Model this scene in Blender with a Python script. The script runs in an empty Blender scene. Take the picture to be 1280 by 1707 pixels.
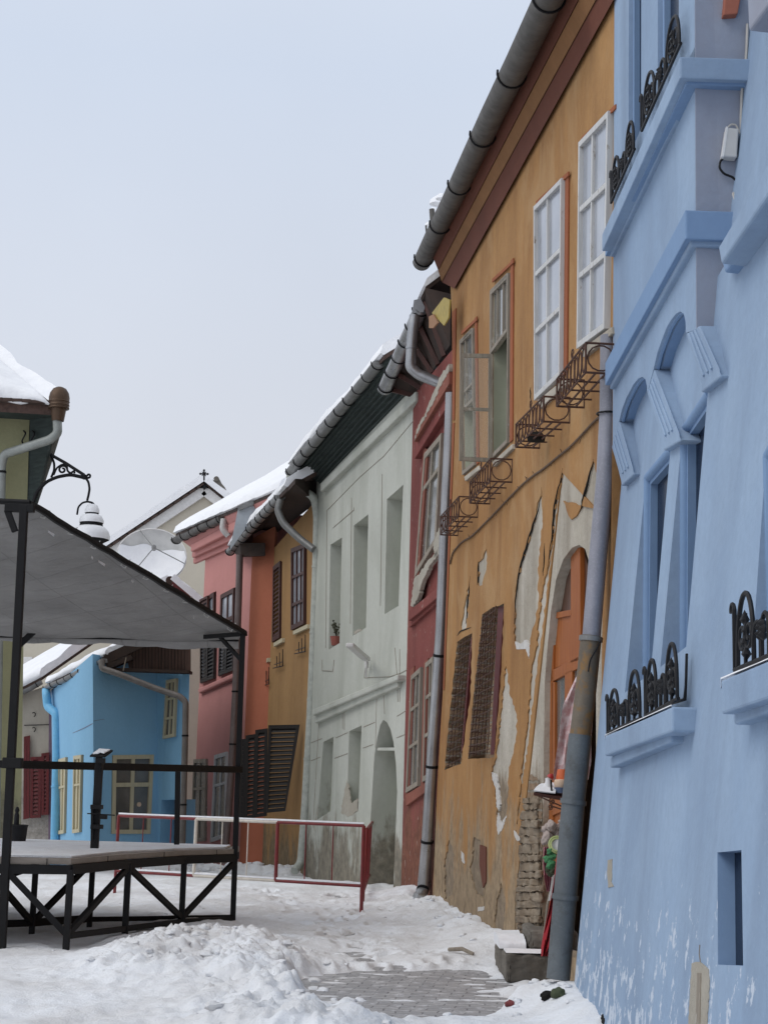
import bpy, bmesh, math, random
import numpy as np
from mathutils import Vector, geometry
V = Vector
rad = math.radians
SC = bpy.context.scene
COL = SC.collection
# ---------------------------------------------------------------- camera, sky, sun, exposure
FPX, HOR, CX, CY = 2700.0, 1310.0, 640.0, 853.5
PITCH, ROLL, EYE = math.atan((HOR - CY) / FPX), rad(1.6), V((0, 0, 1.6))
_R = V((1, 0, 0)); _U = V((0, -math.sin(PITCH), math.cos(PITCH))); FW = V((0, math.cos(PITCH), math.sin(PITCH)))
RT = math.cos(ROLL) * _R + math.sin(ROLL) * _U
UP = -math.sin(ROLL) * _R + math.cos(ROLL) * _U
cam_data = bpy.data.cameras.new("camera")
cam_data.sensor_fit = 'VERTICAL'; cam_data.sensor_height = 36.0; cam_data.lens = 36.0 * FPX / 1707.0
cam_data.clip_start = 0.1; cam_data.clip_end = 3000
cam = bpy.data.objects.new("camera", cam_data); COL.objects.link(cam)
from mathutils import Matrix
cam.matrix_world = Matrix(((RT.x, UP.x, -FW.x, EYE.x), (RT.y, UP.y, -FW.y, EYE.y), (RT.z, UP.z, -FW.z, EYE.z), (0, 0, 0, 1)))
SC.camera = cam
SUN_EL, SUN_AZ = rad(48), rad(-115)          # azimuth measured from +Y towards +X
world = bpy.data.worlds.new("World"); SC.world = world; world.use_nodes = True
wn = world.node_tree; wn.nodes.clear()
sky = wn.nodes.new('ShaderNodeTexSky'); sky.sky_type = 'NISHITA'; sky.sun_disc = False
sky.sun_elevation = SUN_EL; sky.sun_rotation = SUN_AZ; sky.dust_density = 3.0
tc = wn.nodes.new('ShaderNodeTexCoord'); sx = wn.nodes.new('ShaderNodeSeparateXYZ'); wn.links.new(tc.outputs['Generated'], sx.inputs[0])
wr = wn.nodes.new('ShaderNodeValToRGB'); wn.links.new(sx.outputs['Z'], wr.inputs[0])   # overcast: dull at the horizon, brighter overhead
for i, (p, c) in enumerate([(0.0, (.75, .755, .80)), (.14, (.745, .77, .835)), (.42, (.67, .75, .89)), (1.0, (.98, 1.0, 1.04))]):
    e = wr.color_ramp.elements[i] if i < 2 else wr.color_ramp.elements.new(p)
    e.position = p; e.color = (*c, 1)
b1 = wn.nodes.new('ShaderNodeBackground'); b1.inputs[1].default_value = 0.05; wn.links.new(sky.outputs[0], b1.inputs[0])
cn = wn.nodes.new('ShaderNodeTexNoise'); cn.inputs['Scale'].default_value = 2.6; cn.inputs['Detail'].default_value = 5; wn.links.new(tc.outputs['Generated'], cn.inputs['Vector'])
cm = wn.nodes.new('ShaderNodeMapRange'); cm.inputs[1].default_value = .3; cm.inputs[2].default_value = .7; cm.inputs[3].default_value = .965; cm.inputs[4].default_value = 1.045; wn.links.new(cn.outputs['Fac'], cm.inputs[0])
b2 = wn.nodes.new('ShaderNodeBackground'); wn.links.new(cm.outputs[0], b2.inputs[1]); wn.links.new(wr.outputs[0], b2.inputs[0])
wm = wn.nodes.new('ShaderNodeMixShader'); wm.inputs[0].default_value = 0.93
wn.links.new(b1.outputs[0], wm.inputs[1]); wn.links.new(b2.outputs[0], wm.inputs[2])
wo = wn.nodes.new('ShaderNodeOutputWorld'); wn.links.new(wm.outputs[0], wo.inputs[0])
sun_d = bpy.data.lights.new("sun", 'SUN'); sun_d.energy = 1.1; sun_d.angle = rad(35); sun_d.color = (1.0, .965, .92)
sun = bpy.data.objects.new("sun", sun_d); COL.objects.link(sun)
_sd = V((math.sin(SUN_AZ) * math.cos(SUN_EL), math.cos(SUN_AZ) * math.cos(SUN_EL), math.sin(SUN_EL)))
sun.rotation_euler = _sd.to_track_quat('Z', 'Y').to_euler(); sun.location = (0, 0, 30)
SC.view_settings.view_transform = 'Standard'; SC.view_settings.look = 'None'
SC.view_settings.exposure = 0.0; SC.view_settings.gamma = 1.0
SC.cycles.max_bounces = 8

# ---------------------------------------------------------------- geometry of the view (to place surveyed points on real planes)
def ray(x, y):
    d = FW * FPX + RT * (x - CX) - UP * (y - CY)
    return d / d.y
def gz(x, y, z=0.0):
    d = ray(x, y); return EYE + d * ((z - EYE.z) / d.z)
def atY(x, y, Y): return EYE + ray(x, y) * Y
class Pl:
    """a wall plane: o origin, u along, v up, n towards the street"""
    def __init__(s, o, u, v=None):
        s.o, s.u = V(o), V(u).normalized(); s.v = V((0, 0, 1)) if v is None else V(v).normalized()
        s.n = s.u.cross(s.v).normalized()
        if s.n.dot(EYE - s.o) < 0: s.n = -s.n
        h = V((s.n.x, s.n.y, 0)).normalized(); s.h = h
    def at(s, x, y, off=0.0):
        d = ray(x, y); o = s.o + s.n * off
        return EYE + d * ((o - EYE).dot(s.n) / d.dot(s.n))
    def q(s, pts, off=0.0): return [s.at(x, y, off) for x, y in pts]
    def pt(s, a, b, off=0.0): return s.o + s.u * a + s.v * b + s.n * off
def ground_plane(a, b):
    a, b = V(a), V(b); return Pl(a, b - a)

# ---------------------------------------------------------------- mesh builder
def pip(c, L):
    ins = False; x, y = c
    for i in range(len(L)):
        a, b = L[i - 1], L[i]
        if (a[1] > y) != (b[1] > y) and x < (b[0] - a[0]) * (y - a[1]) / (b[1] - a[1]) + a[0]: ins = not ins
    return ins
class MB:
    def __init__(s): s.v = []; s.f = []
    def add(s, vs, fs):
        k = len(s.v); s.v += [V(p) for p in vs]; s.f += [tuple(i + k for i in f) for f in fs]
    def face(s, pts): s.add(pts, [tuple(range(len(pts)))])
    def prism(s, pts, vec):
        vec = V(vec); n = len(pts)
        s.add(list(pts) + [V(p) + vec for p in pts], [tuple(range(n)), tuple(range(2 * n - 1, n - 1, -1))] + [(i, (i + 1) % n, n + (i + 1) % n, n + i) for i in range(n)])
    def loft(s, A, B, closed=True):
        n = len(A); fs = [(i, (i + 1) % n, n + (i + 1) % n, n + i) for i in range(n if closed else n - 1)]
        if closed: fs += [tuple(range(n)), tuple(range(2 * n - 1, n - 1, -1))]
        s.add(list(A) + list(B), fs)
    def box(s, c, sx, sy, sz, ax=None):
        c = V(c); X, Y, Z = ax or (V((1, 0, 0)), V((0, 1, 0)), V((0, 0, 1)))
        P = [c + X * (sx / 2 * a) + Y * (sy / 2 * b) + Z * (sz / 2 * d) for a in (-1, 1) for b in (-1, 1) for d in (-1, 1)]
        s.add(P, [(0, 1, 3, 2), (4, 6, 7, 5), (0, 4, 5, 1), (2, 3, 7, 6), (0, 2, 6, 4), (1, 5, 7, 3)])
    def bar(s, a, b, w, h=None, up=V((0, 0, 1))):
        a, b = V(a), V(b); d = (b - a)
        L = d.length; d = d / max(L, 1e-6); x = d.cross(up)
        if x.length < 1e-3: x = d.cross(V((0, 1, 0)))
        x.normalize(); z = x.cross(d)
        s.box((a + b) / 2, L, w, h or w, (d, x, z))
    def tube(s, path, r, n=8, cap=True, closed=False):
        P = [V(p) for p in path]; m = len(P); rs = r if isinstance(r, (list, tuple)) else [r] * m
        up = None; rings = []
        for i, p in enumerate(P):
            if closed: t = P[(i + 1) % m] - P[i - 1]
            else: t = (P[min(i + 1, m - 1)] - P[max(i - 1, 0)])
            t = t.normalized() if t.length > 1e-9 else V((0, 0, 1))
            if up is None:
                up = t.orthogonal().normalized()
            up = (up - t * up.dot(t)); up = up.normalized() if up.length > 1e-6 else t.orthogonal().normalized()
            w = t.cross(up)
            k = 1.0
            if 0 < i < m - 1 and not closed:
                a = (P[i] - P[i - 1]).normalized().dot((P[i + 1] - P[i]).normalized()); k = min(1.6, 1 / max(.5, math.sqrt(max(0.0, (1 + a) / 2))))
            rings.append([p + (up * math.cos(q) + w * math.sin(q)) * rs[i] * (1 if k == 1 else (1 + (k - 1) * .5)) for q in [2 * math.pi * j / n for j in range(n)]])
        vs = [q for rg in rings for q in rg]; fs = []
        for i in range(m if closed else m - 1):
            a, b = i * n, ((i + 1) % m) * n
            fs += [(a + j, a + (j + 1) % n, b + (j + 1) % n, b + j) for j in range(n)]
        if cap and not closed: fs += [tuple(range(n)), tuple(range(m * n - 1, (m - 1) * n - 1, -1))]
        s.add(vs, fs)
    def lathe(s, c, prof, n=20, axis=V((0, 0, 1)), x=None):
        axis = axis.normalized(); x = x or axis.orthogonal().normalized(); y = axis.cross(x); c = V(c)
        vs = [c + axis * z + (x * math.cos(2 * math.pi * j / n) + y * math.sin(2 * math.pi * j / n)) * r for r, z in prof for j in range(n)]
        fs = []
        for i in range(len(prof) - 1):
            a, b = i * n, (i + 1) * n
            fs += [(a + j, a + (j + 1) % n, b + (j + 1) % n, b + j) for j in range(n)]
        fs += [tuple(range(n)), tuple(range(len(vs) - 1, len(vs) - n - 1, -1))]
        s.add(vs, fs)
    def wall(s, outer, holes=(), depth=None, reveal=None, n=None):
        """flat polygon with holes; depth: vector for the outer sides; reveal: list of vectors for the holes"""
        P = [V(p) for p in outer]; nn = V((0, 0, 0))
        for i in range(len(P)): nn += (P[i] - P[0]).cross(P[(i + 1) % len(P)] - P[0])
        nn.normalize(); e1 = (P[1] - P[0]).normalized(); e1 = (e1 - nn * e1.dot(nn)).normalized(); e2 = nn.cross(e1); o = P[0]
        pts, edges = [], []
        for pl in [P] + [[V(p) for p in h] for h in holes]:
            k = len(pts); m = len(pl); pts += [((p - o).dot(e1), (p - o).dot(e2)) for p in pl]; edges += [(k + i, k + (i + 1) % m) for i in range(m)]
        r = geometry.delaunay_2d_cdt([V(p) for p in pts], edges, [], 0, 1e-6)
        loops = []; k = 0
        for pl in [P] + list(holes): loops.append(pts[k:k + len(pl)]); k += len(pl)
        def keep(t):
            c = sum((r[0][i] for i in t), V((0, 0))) / 3
            return pip(c, loops[0]) and not any(pip(c, L) for L in loops[1:])
        off = [(p - o).dot(nn) for p in P]
        flat = [o + e1 * q.x + e2 * q.y for q in r[0]]
        for i, src in enumerate(r[3]):
            if src and src[0] < len(P): flat[i] = P[src[0]]
        s.add(flat, [tuple(t) for t in r[2] if keep(t)])
        if depth is not None:
            for i in range(len(outer)):
                a, b = V(outer[i]), V(outer[(i + 1) % len(outer)]); s.add([a, b, b + depth, a + depth], [(0, 1, 2, 3)])
        if reveal:
            for h, rv in zip(holes, reveal):
                if rv is None: continue
                for i in range(len(h)):
                    a, b = V(h[i]), V(h[(i + 1) % len(h)]); s.add([a, b, b + rv, a + rv], [(0, 1, 2, 3)])
    def plate(s, pts, vec):
        """extruded (possibly concave) polygon"""
        s.wall(pts); s.wall([V(p) + vec for p in pts]); n = len(pts)
        for i in range(n):
            a, b = V(pts[i]), V(pts[(i + 1) % n]); s.add([a, b, b + vec, a + vec], [(0, 1, 2, 3)])
def rough(o, lv=4, strength=.05, size=.12):
    m = o.modifiers.new('sub', 'SUBSURF'); m.subdivision_type = 'SIMPLE'; m.levels = m.render_levels = lv
    t = bpy.data.textures.new('rough', 'CLOUDS'); t.noise_scale = size; d = o.modifiers.new('rough', 'DISPLACE'); d.texture = t; d.strength = strength; d.texture_coords = 'GLOBAL'
    o.data.shade_smooth(); return o
ROOTLOC = {}
def link(name, me, mat, parent):
    o = bpy.data.objects.new(name, me); COL.objects.link(o)
    if mat is not None: me.materials.append(mat)
    if parent is not None: o.parent = parent
    return o
def build(name, mb, mat, parent=None, smooth=None, bevel=None, loc=None):
    me = bpy.data.meshes.new(name)
    base = V((0, 0, 0))
    if parent is not None:
        p = parent
        while p.parent is not None: p = p.parent
        base = V(p.location)
    elif loc is not None: base = V(loc)
    me.from_pydata([tuple(v - base) for v in mb.v], [], mb.f)
    bm = bmesh.new(); bm.from_mesh(me)
    bmesh.ops.remove_doubles(bm, verts=bm.verts, dist=1e-5)
    bmesh.ops.recalc_face_normals(bm, faces=bm.faces)
    bm.to_mesh(me); bm.free()
    if smooth:
        me.shade_smooth(); me.set_sharp_from_angle(angle=rad(smooth))
    o = link(name, me, mat, parent)
    if parent is None: o.location = base
    if bevel:
        m = o.modifiers.new("bevel", 'BEVEL'); m.width = bevel; m.segments = 2; m.limit_method = 'ANGLE'; m.angle_limit = rad(40)
    return o
def tag(o, label, cat, group=None, kind=None):
    o['label'] = label
    if cat: o['category'] = cat
    if group: o['group'] = group
    if kind: o['kind'] = kind
    return o
def thing(name, label, cat, loc, group=None):
    o = bpy.data.objects.new(name, None); o.empty_display_size = .2; COL.objects.link(o); o.location = loc
    return tag(o, label, cat, group)

# ---------------------------------------------------------------- materials
class NT:
    def __init__(s, name):
        s.m = bpy.data.materials.new(name); s.m.use_nodes = True; s.t = s.m.node_tree; s.t.nodes.clear()
        s.out = s.t.nodes.new('ShaderNodeOutputMaterial'); s.b = s.t.nodes.new('ShaderNodeBsdfPrincipled')
        s.t.links.new(s.b.outputs[0], s.out.inputs[0]); s._pos = None
    def n(s, t, **k):
        o = s.t.nodes.new(t)
        for a, b in k.items(): setattr(o, a, b)
        return o
    def l(s, a, b): s.t.links.new(a, b)
    def pos(s, scale=(1, 1, 1), rot=(0, 0, 0)):
        if s._pos is None: s._pos = s.n('ShaderNodeNewGeometry').outputs['Position']
        m = s.n('ShaderNodeMapping'); m.inputs['Scale'].default_value = scale; m.inputs['Rotation'].default_value = rot; s.l(s._pos, m.inputs[0]); return m.outputs[0]
    def noise(s, sc, det=5, vec=None, rough=.55, dist=0.0):
        o = s.n('ShaderNodeTexNoise'); o.inputs['Scale'].default_value = sc; o.inputs['Detail'].default_value = det; o.inputs['Roughness'].default_value = rough; o.inputs['Distortion'].default_value = dist
        s.l(vec if vec is not None else s.pos(), o.inputs['Vector']); return o.outputs['Fac']
    def ramp(s, fac, lo, hi, a=0.0, b=1.0):
        o = s.n('ShaderNodeMapRange'); o.inputs[1].default_value = lo; o.inputs[2].default_value = hi; o.inputs[3].default_value = a; o.inputs[4].default_value = b
        s.l(fac, o.inputs[0]); return o.outputs[0]
    def math(s, op, a, b):
        o = s.n('ShaderNodeMath', operation=op)
        for i, x in enumerate((a, b)):
            if isinstance(x, (int, float)): o.inputs[i].default_value = x
            else: s.l(x, o.inputs[i])
        return o.outputs[0]
    def mix(s, fac, a, b, mode='MIX'):
        o = s.n('ShaderNodeMix', data_type='RGBA', blend_type=mode)
        if isinstance(fac, (int, float)): o.inputs[0].default_value = fac
        else: s.l(fac, o.inputs[0])
        for i, x in ((6, a), (7, b)):
            if isinstance(x, (tuple, list)): o.inputs[i].default_value = (*x, 1) if len(x) == 3 else x
            else: s.l(x, o.inputs[i])
        return o.outputs[2]
    def bump(s, h, st=.3, dist=.01):
        o = s.n('ShaderNodeBump'); o.inputs['Strength'].default_value = st; o.inputs['Distance'].default_value = dist; s.l(h, o.inputs['Height']); s.l(o.outputs[0], s.b.inputs['Normal'])
    def set(s, col=None, rough=None, metal=None, spec=None):
        for k, v in (('Base Color', col), ('Roughness', rough), ('Metallic', metal), ('Specular IOR Level', spec)):
            if v is None: continue
            if isinstance(v, (int, float)): s.b.inputs[k].default_value = v
            elif isinstance(v, tuple): s.b.inputs[k].default_value = (*v, 1)
            else: s.l(v, s.b.inputs[k])
def zpos(t):
    o = t.n('ShaderNodeSeparateXYZ'); t.l(t.pos(), o.inputs[0]); return o.outputs['Z']
def mul(c, k): return tuple(min(1, x * k) for x in c)
def plaster(name, base, dark=None, light=None, streak=.5, low=None, low_z=(0.2, 1.8), chip=None, chip_th=(.66, .70), chip_z=None, rough=.9, bump=.35, big=.5, fade=None):
    t = NT(name); dark = dark or mul(base, .72); light = light or mul(base, 1.15)
    c = t.mix(t.ramp(t.noise(big, 6, rough=.6), .35, .7), base, light)
    c = t.mix(t.math('MULTIPLY', t.ramp(t.noise(1.5, 6, t.pos((1, 1, .22)), .55, .6), .42, .78), streak), c, dark)
    c = t.mix(t.math('MULTIPLY', t.ramp(t.noise(14, 6, rough=.7), .4, .75), .28), c, dark)
    if fade: c = t.mix(t.ramp(t.noise(1.15, 9, t.pos((1, 1, .7)), .66, .5), .50, .64, 0, .75), c, fade)
    if low:
        f = t.math('ADD', t.ramp(zpos(t), low_z[0], low_z[1], .62, -.35), t.math('MULTIPLY', t.math('SUBTRACT', t.noise(2.2, 9, t.pos((1, 1, .45)), .66), .5), 1.9))
        c = t.mix(t.ramp(f, .06, .34, 0, .92), c, t.mix(t.ramp(t.noise(7, 8, rough=.7), .38, .62), low, mul(low, .55)))
    if chip:
        f = t.noise(8, 9, t.pos((1, 1, .8)), .68)
        if chip_z: f = t.math('ADD', f, t.ramp(zpos(t), chip_z[0], chip_z[1], .21, -.14))
        c = t.mix(t.ramp(f, *chip_th), c, chip)
    t.set(c, rough, spec=.25)
    h = t.math('ADD', t.math('MULTIPLY', t.noise(3, 4), 2.0), t.math('ADD', t.math('MULTIPLY', t.noise(28, 5), .5), t.math('MULTIPLY', t.noise(120, 3), .18)))
    t.bump(h, bump, .02); return t.m
def wood(name, base, dark, axis=(1, 1, .06), sc=26, rough=.55, chip=None, chip_th=(.55, .62), spec=.4):
    t = NT(name); g = t.noise(sc, 6, t.pos(axis), .6, .4)
    c = t.mix(t.ramp(g, .3, .7), base, dark)
    c = t.mix(t.math('MULTIPLY', t.ramp(t.noise(3, 5), .4, .7), .4), c, dark)
    if chip: c = t.mix(t.ramp(t.noise(18, 7, t.pos((1, 1, .35)), .65), *chip_th), c, chip)
    t.set(c, rough, spec=spec); t.bump(g, .25, .006); return t.m
def metal(name, base, rough=.45, met=.7, rust=None, rust_th=(.58, .72), var=.35):
    t = NT(name); c = t.mix(t.ramp(t.noise(5, 6, t.pos((1, 1, .5))), .3, .75), base, mul(base, 1 - var))
    c = t.mix(t.math('MULTIPLY', t.ramp(t.noise(60, 4), .5, .75), .25), c, mul(base, 1.5))
    if rust: c = t.mix(t.ramp(t.noise(8, 8, rough=.7), *rust_th), c, rust)
    t.set(c, t.ramp(t.noise(11, 5), .3, .8, rough - .1, rough + .15), met, .5); t.bump(t.noise(25, 3), .08, .01); return t.m
def plain(name, base, rough=.7, var=.2, sc=12, metal=0.0, bump=.1):
    t = NT(name); t.set(t.mix(t.ramp(t.noise(sc, 6), .35, .7), base, mul(base, 1 - var)), rough, metal, .25 if max(base) < .05 else .5); t.bump(t.noise(sc * 3, 4), bump, .01); return t.m
def glass(name, base=(.03, .035, .04), rough=.06, var=(.06, .07, .08)):
    t = NT(name); t.set(t.mix(t.ramp(t.noise(1.7, 4), .35, .7), base, var), rough, 0.0, .6); t.bump(t.noise(2.5, 2), .03, .02); return t.m
M = {}
M['blue'] = plaster('blue_lime_plaster', (.255, .35, .485), (.19, .25, .345), (.31, .41, .54), .75, chip=(.50, .56, .64), chip_th=(.69, .72), chip_z=(.0, 2.6), big=.9, bump=.22)
M['blue_grey'] = plaster('shade_greyed_blue_plaster', (.285, .315, .39), (.24, .235, .27), (.31, .345, .42), .5, chip=(.45, .30, .26), chip_th=(.74, .80), bump=.2)  # greyer blue puts shade into the oriel side; also used for the upper moulding
M['blue_trim'] = plaster('blue_trim_plaster', (.18, .28, .44), (.145, .225, .36), (.21, .31, .47), .4, bump=.12)
M['orange'] = plaster('orange_ochre_plaster', (.352, .178, .062), (.19, .092, .038), (.40, .225, .09), .75, low=(.37, .28, .18), low_z=(.0, 2.5), chip=(.46, .38, .27), chip_th=(.70, .73), bump=.45, big=.35, fade=(.40, .245, .115))
M['orange_trim'] = plaster('red_brown_trim_paint', (.30, .10, .045), (.17, .06, .03), None, .5, chip=(.5, .33, .2), chip_th=(.72, .76))
M['brown'] = plaster('brown_cornice_paint', (.135, .048, .03), (.08, .03, .02), None, .4, bump=.2)
M['tan'] = plaster('tan_cornice_paint', (.23, .115, .05), (.14, .07, .03), None, .4, bump=.2)
M['bare'] = plaster('bare_lime_render', (.43, .39, .32), (.22, .185, .14), (.56, .52, .45), .9, low=(.28, .21, .14), low_z=(1.2, 2.3), bump=.9, big=1.4)
M['red_trim'] = plaster('faded_red_brown_trim', (.235, .085, .06), (.13, .05, .035), None, .7, chip=(.42, .33, .26), chip_th=(.64, .70))
M['bare_grey'] = plaster('bare_grey_render', (.36, .33, .275), (.22, .20, .16), (.43, .40, .34), .5, bump=.8, big=3)
M['limeflake'] = plain('white_lime_flake', (.60, .58, .55), .9, .25, 20)
M['brickstone'] = plaster('weathered_jamb_brick', (.225, .17, .115), (.11, .08, .055), (.31, .26, .20), .9, low=(.17, .12, .08), low_z=(-.1, .9), bump=.9, big=5)
M['red'] = plaster('dark_red_plaster', (.20, .052, .046), (.11, .032, .028), (.25, .08, .066), .9, low=(.23, .095, .06), low_z=(.3, 2.6), chip=(.36, .28, .24), chip_th=(.62, .70))
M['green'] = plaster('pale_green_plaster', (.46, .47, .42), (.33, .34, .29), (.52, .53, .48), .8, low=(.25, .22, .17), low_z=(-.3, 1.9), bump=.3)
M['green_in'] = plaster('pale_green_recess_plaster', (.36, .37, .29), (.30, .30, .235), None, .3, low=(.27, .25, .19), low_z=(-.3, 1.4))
M['ochre'] = plaster('ochre_plaster', (.355, .20, .08), (.23, .13, .055), (.40, .24, .105), .55, low=(.24, .18, .11), low_z=(-.2, 1.6))
M['salmon'] = plaster('salmon_plaster', (.42, .145, .085), (.34, .11, .06), None, .4)
M['pink'] = plaster('pink_plaster', (.51, .235, .215), (.42, .185, .17), None, .3)
M['cyan'] = plaster('bright_blue_plaster', (.235, .46, .66), (.19, .39, .575), (.26, .49, .69), .3)
M['olive'] = plaster('olive_plaster', (.245, .24, .14), (.16, .155, .09), None, .5, low=(.2, .19, .14), low_z=(.4, 2.2))
M['beige'] = plaster('beige_render', (.50, .46, .38), (.45, .41, .34), None, .3)
M['cream'] = plaster('old_cream_render', (.50, .46, .39), (.36, .32, .26), None, .7, low=(.45, .42, .38), low_z=(1.0, 2.2))
M['white'] = plain('white_paint', (.75, .74, .72), .6, .15)
M['mauve'] = plain('mauve_paint', (.20, .14, .20), .8)
M['whitewood'] = wood('white_peeling_wood', (.60, .60, .59), (.46, .455, .44), chip=(.26, .21, .16), chip_th=(.60, .66), rough=.6)
M['greywood'] = wood('weathered_grey_wood', (.34, .30, .24), (.18, .15, .12), chip=(.42, .40, .36), chip_th=(.6, .68), rough=.8)
M['creamwood'] = wood('cream_painted_wood', (.56, .50, .34), (.46, .41, .28), rough=.6)
M['brownwood'] = wood('dark_brown_wood', (.075, .022, .014), (.04, .014, .01), rough=.6)
M['blackwood'] = wood('black_stained_wood', (.022, .017, .015), (.012, .010, .009), rough=.55)
M['redwood'] = wood('oxblood_wood', (.15, .016, .018), (.08, .012, .012), rough=.55)
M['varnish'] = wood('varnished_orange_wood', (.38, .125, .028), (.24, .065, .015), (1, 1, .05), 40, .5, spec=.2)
M['varnish_dark'] = wood('dark_brown_door_wood', (.10, .04, .02), (.06, .025, .014), rough=.4)  # darker brown wood of the door leaf behind its frame
M['boards'] = wood('weathered_gable_boards', (.11, .06, .045), (.05, .03, .024), (1, 1, .04), 16, .85)
M['soffit'] = wood('dark_soffit_boards', (.055, .032, .024), (.028, .02, .016), (1, 1, 1), 5, .85)
M['soffit_green'] = wood('dark_green_soffit_boards', (.045, .062, .056), (.022, .03, .028), (1, 1, 8), 3, .75)
M['zinc'] = metal('weathered_zinc', (.25, .25, .245), .5, .45)
M['zinc_dark'] = metal('stained_dark_zinc', (.115, .108, .098), .6, .3, var=.5)
M['galv'] = metal('new_galvanised_steel', (.42, .425, .435), .36, .75, var=.35)
M['pipe_up'] = metal('lavender_grey_zinc', (.30, .30, .34), .55, .3)
M['pipe_low'] = metal('blue_grey_zinc', (.135, .152, .162), .55, .25, rust=(.075, .075, .07), rust_th=(.55, .75))
M['pipe_rust'] = metal('brown_rusty_zinc', (.17, .14, .105), .65, .3, rust=(.23, .13, .05), rust_th=(.5, .62))
M['green_pipe'] = plain('pale_green_pipe_paint', (.46, .48, .43), .6, .25)
M['cyan_pipe'] = plain('bright_blue_pipe_paint', (.16, .46, .72), .5, .15)
M['copper'] = metal('brown_copper', (.10, .06, .036), .5, .5)
M['iron'] = plain('black_wrought_iron', (.014, .014, .016), .5, .3, metal=.3)
M['rust'] = plain('rusty_iron', (.085, .036, .022), .8, .45, 30)
M['steel_black'] = plain('black_painted_steel', (.008, .0075, .008), .62, .3, 7)
M['red_paint'] = plain('red_barrier_paint', (.21, .022, .024), .45, .35, 9)
M['cream_paint'] = plain('cream_barrier_paint', (.68, .63, .55), .55, .2)
M['glass'] = glass('dark_window_glass')
M['glass_pale'] = glass('sky_pale_curtained_glass', (.26, .28, .32), .12, (.38, .40, .44))  # pale base stands for sky reflected in the panes and curtains behind them
M['glass_grey'] = glass('grey_window_glass', (.12, .125, .12), .1, (.20, .20, .19))
M['glass_blue'] = glass('navy_window_glass', (.006, .011, .026), .25, (.012, .02, .042)); M['glass_blue'].node_tree.nodes['Principled BSDF'].inputs['Specular IOR Level'].default_value = .12
M['curtain'] = glass('lace_curtained_glass', (.09, .09, .085), .15, (.17, .165, .155))
M['dark'] = plain('dark_interior', (.012, .011, .010), .9)
M['tile'] = plain('dark_roof_tile', (.075, .045, .035), .85, .4, 6)
M['stone'] = plaster('wet_grey_stone', (.15, .135, .115), (.05, .045, .04), (.24, .22, .19), .9, bump=.8, big=2)
M['rubber'] = plain('black_rubber', (.02, .02, .022), .7)
M['redcloth'] = plain('red_cloth', (.42, .012, .022), .85, .35, 8)
M['orangeclay'] = plain('orange_glazed_clay', (.62, .13, .035), .45)
M['creamclay'] = plain('cream_glazed_clay', (.68, .50, .36), .5)
M['blueclay'] = plain('blue_glazed_clay', (.09, .13, .22), .45)
M['whiteclay'] = plain('white_glazed_clay', (.75, .74, .74), .4)
M['redclay'] = plain('red_glazed_clay', (.40, .03, .03), .45)
M['terracotta'] = plain('terracotta', (.27, .08, .06), .8)
M['greencloth'] = plain('green_wool', (.06, .22, .09), .95, .4)
M['twig'] = plain('dry_plant', (.06, .06, .035), .9)
M['moss'] = plain('mossy_stone', (.07, .085, .045), .95, .4)
M['yellow'] = plain('yellow_sheet', (.40, .30, .06), .6, .3)
M['cardboard'] = plain('brown_cardboard', (.32, .17, .09), .85)
M['plasticgrey'] = plain('light_grey_plastic', (.55, .54, .52), .4, .08)
M['cablewhite'] = plain('dirty_white_cable', (.55, .52, .47), .5)
M['cabledark'] = plain('dusty_brown_cable', (.12, .075, .045), .8)
M['deck'] = wood('grey_stage_planks', (.29, .25, .215), (.19, .165, .14), (.4, .4, 1), 12, .8)
M['brickblock'] = plain('fired_brick', (.36, .12, .075), .85)
def snow_mat():
    t = NT('snow'); d = t.ramp(t.noise(.9, 9, rough=.68), .40, .66)
    c = t.mix(t.math('MULTIPLY', d, .75), (.85, .872, .905), (.66, .645, .635))
    c = t.mix(t.ramp(t.noise(20, 8, rough=.75), .70, .82), c, (.40, .36, .32))
    t.set(c, .75, spec=.3)
    h = t.math('ADD', t.noise(16, 8, rough=.65), t.math('MULTIPLY', t.noise(60, 6, rough=.7), .5)); t.bump(h, .7, .03); return t.m
M['snow'] = snow_mat()
def clean_snow():
    t = NT('fresh_snow'); t.set(t.mix(t.ramp(t.noise(3, 4), .4, .7), (.86, .87, .89), (.80, .81, .84)), .7, spec=.3); t.bump(t.noise(14, 6), .4, .03); return t.m
M['roofsnow'] = clean_snow()
def tarp_mat():
    t = NT('grey_tarpaulin'); c = t.mix(t.ramp(t.noise(1.3, 8, t.pos((1, 1, 2)), .65), .32, .7), (.38, .372, .365), (.25, .246, .24)); br = t.n('ShaderNodeTexBrick'); t.l(t.pos((1, .7, 1), (0, 0, .45)), br.inputs['Vector']); br.offset = 0
    for k, v in (('Scale', 1.0), ('Mortar Size', .008), ('Brick Width', .95), ('Row Height', .42), ('Mortar Smooth', .5)): br.inputs[k].default_value = v
    t.set(t.mix(t.math('MULTIPLY', br.outputs['Fac'], .22), c, (.2, .195, .19)), .75, spec=.3)
    t.bump(t.math('ADD', t.math('ADD', t.noise(2.6, 6, t.pos((.5, 1.6, 1)), .6, 1.2), t.math('MULTIPLY', br.outputs['Fac'], -.12)), t.math('MULTIPLY', t.noise(160, 2), .05)), .9, .07)
    tr = t.n('ShaderNodeBsdfTranslucent'); tr.inputs[0].default_value = (.3, .3, .3, 1)
    mx = t.n('ShaderNodeMixShader'); mx.inputs[0].default_value = .3; t.l(t.b.outputs[0], mx.inputs[1]); t.l(tr.outputs[0], mx.inputs[2]); t.l(mx.outputs[0], t.out.inputs[0]); return t.m
M['tarp'] = tarp_mat()
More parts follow.
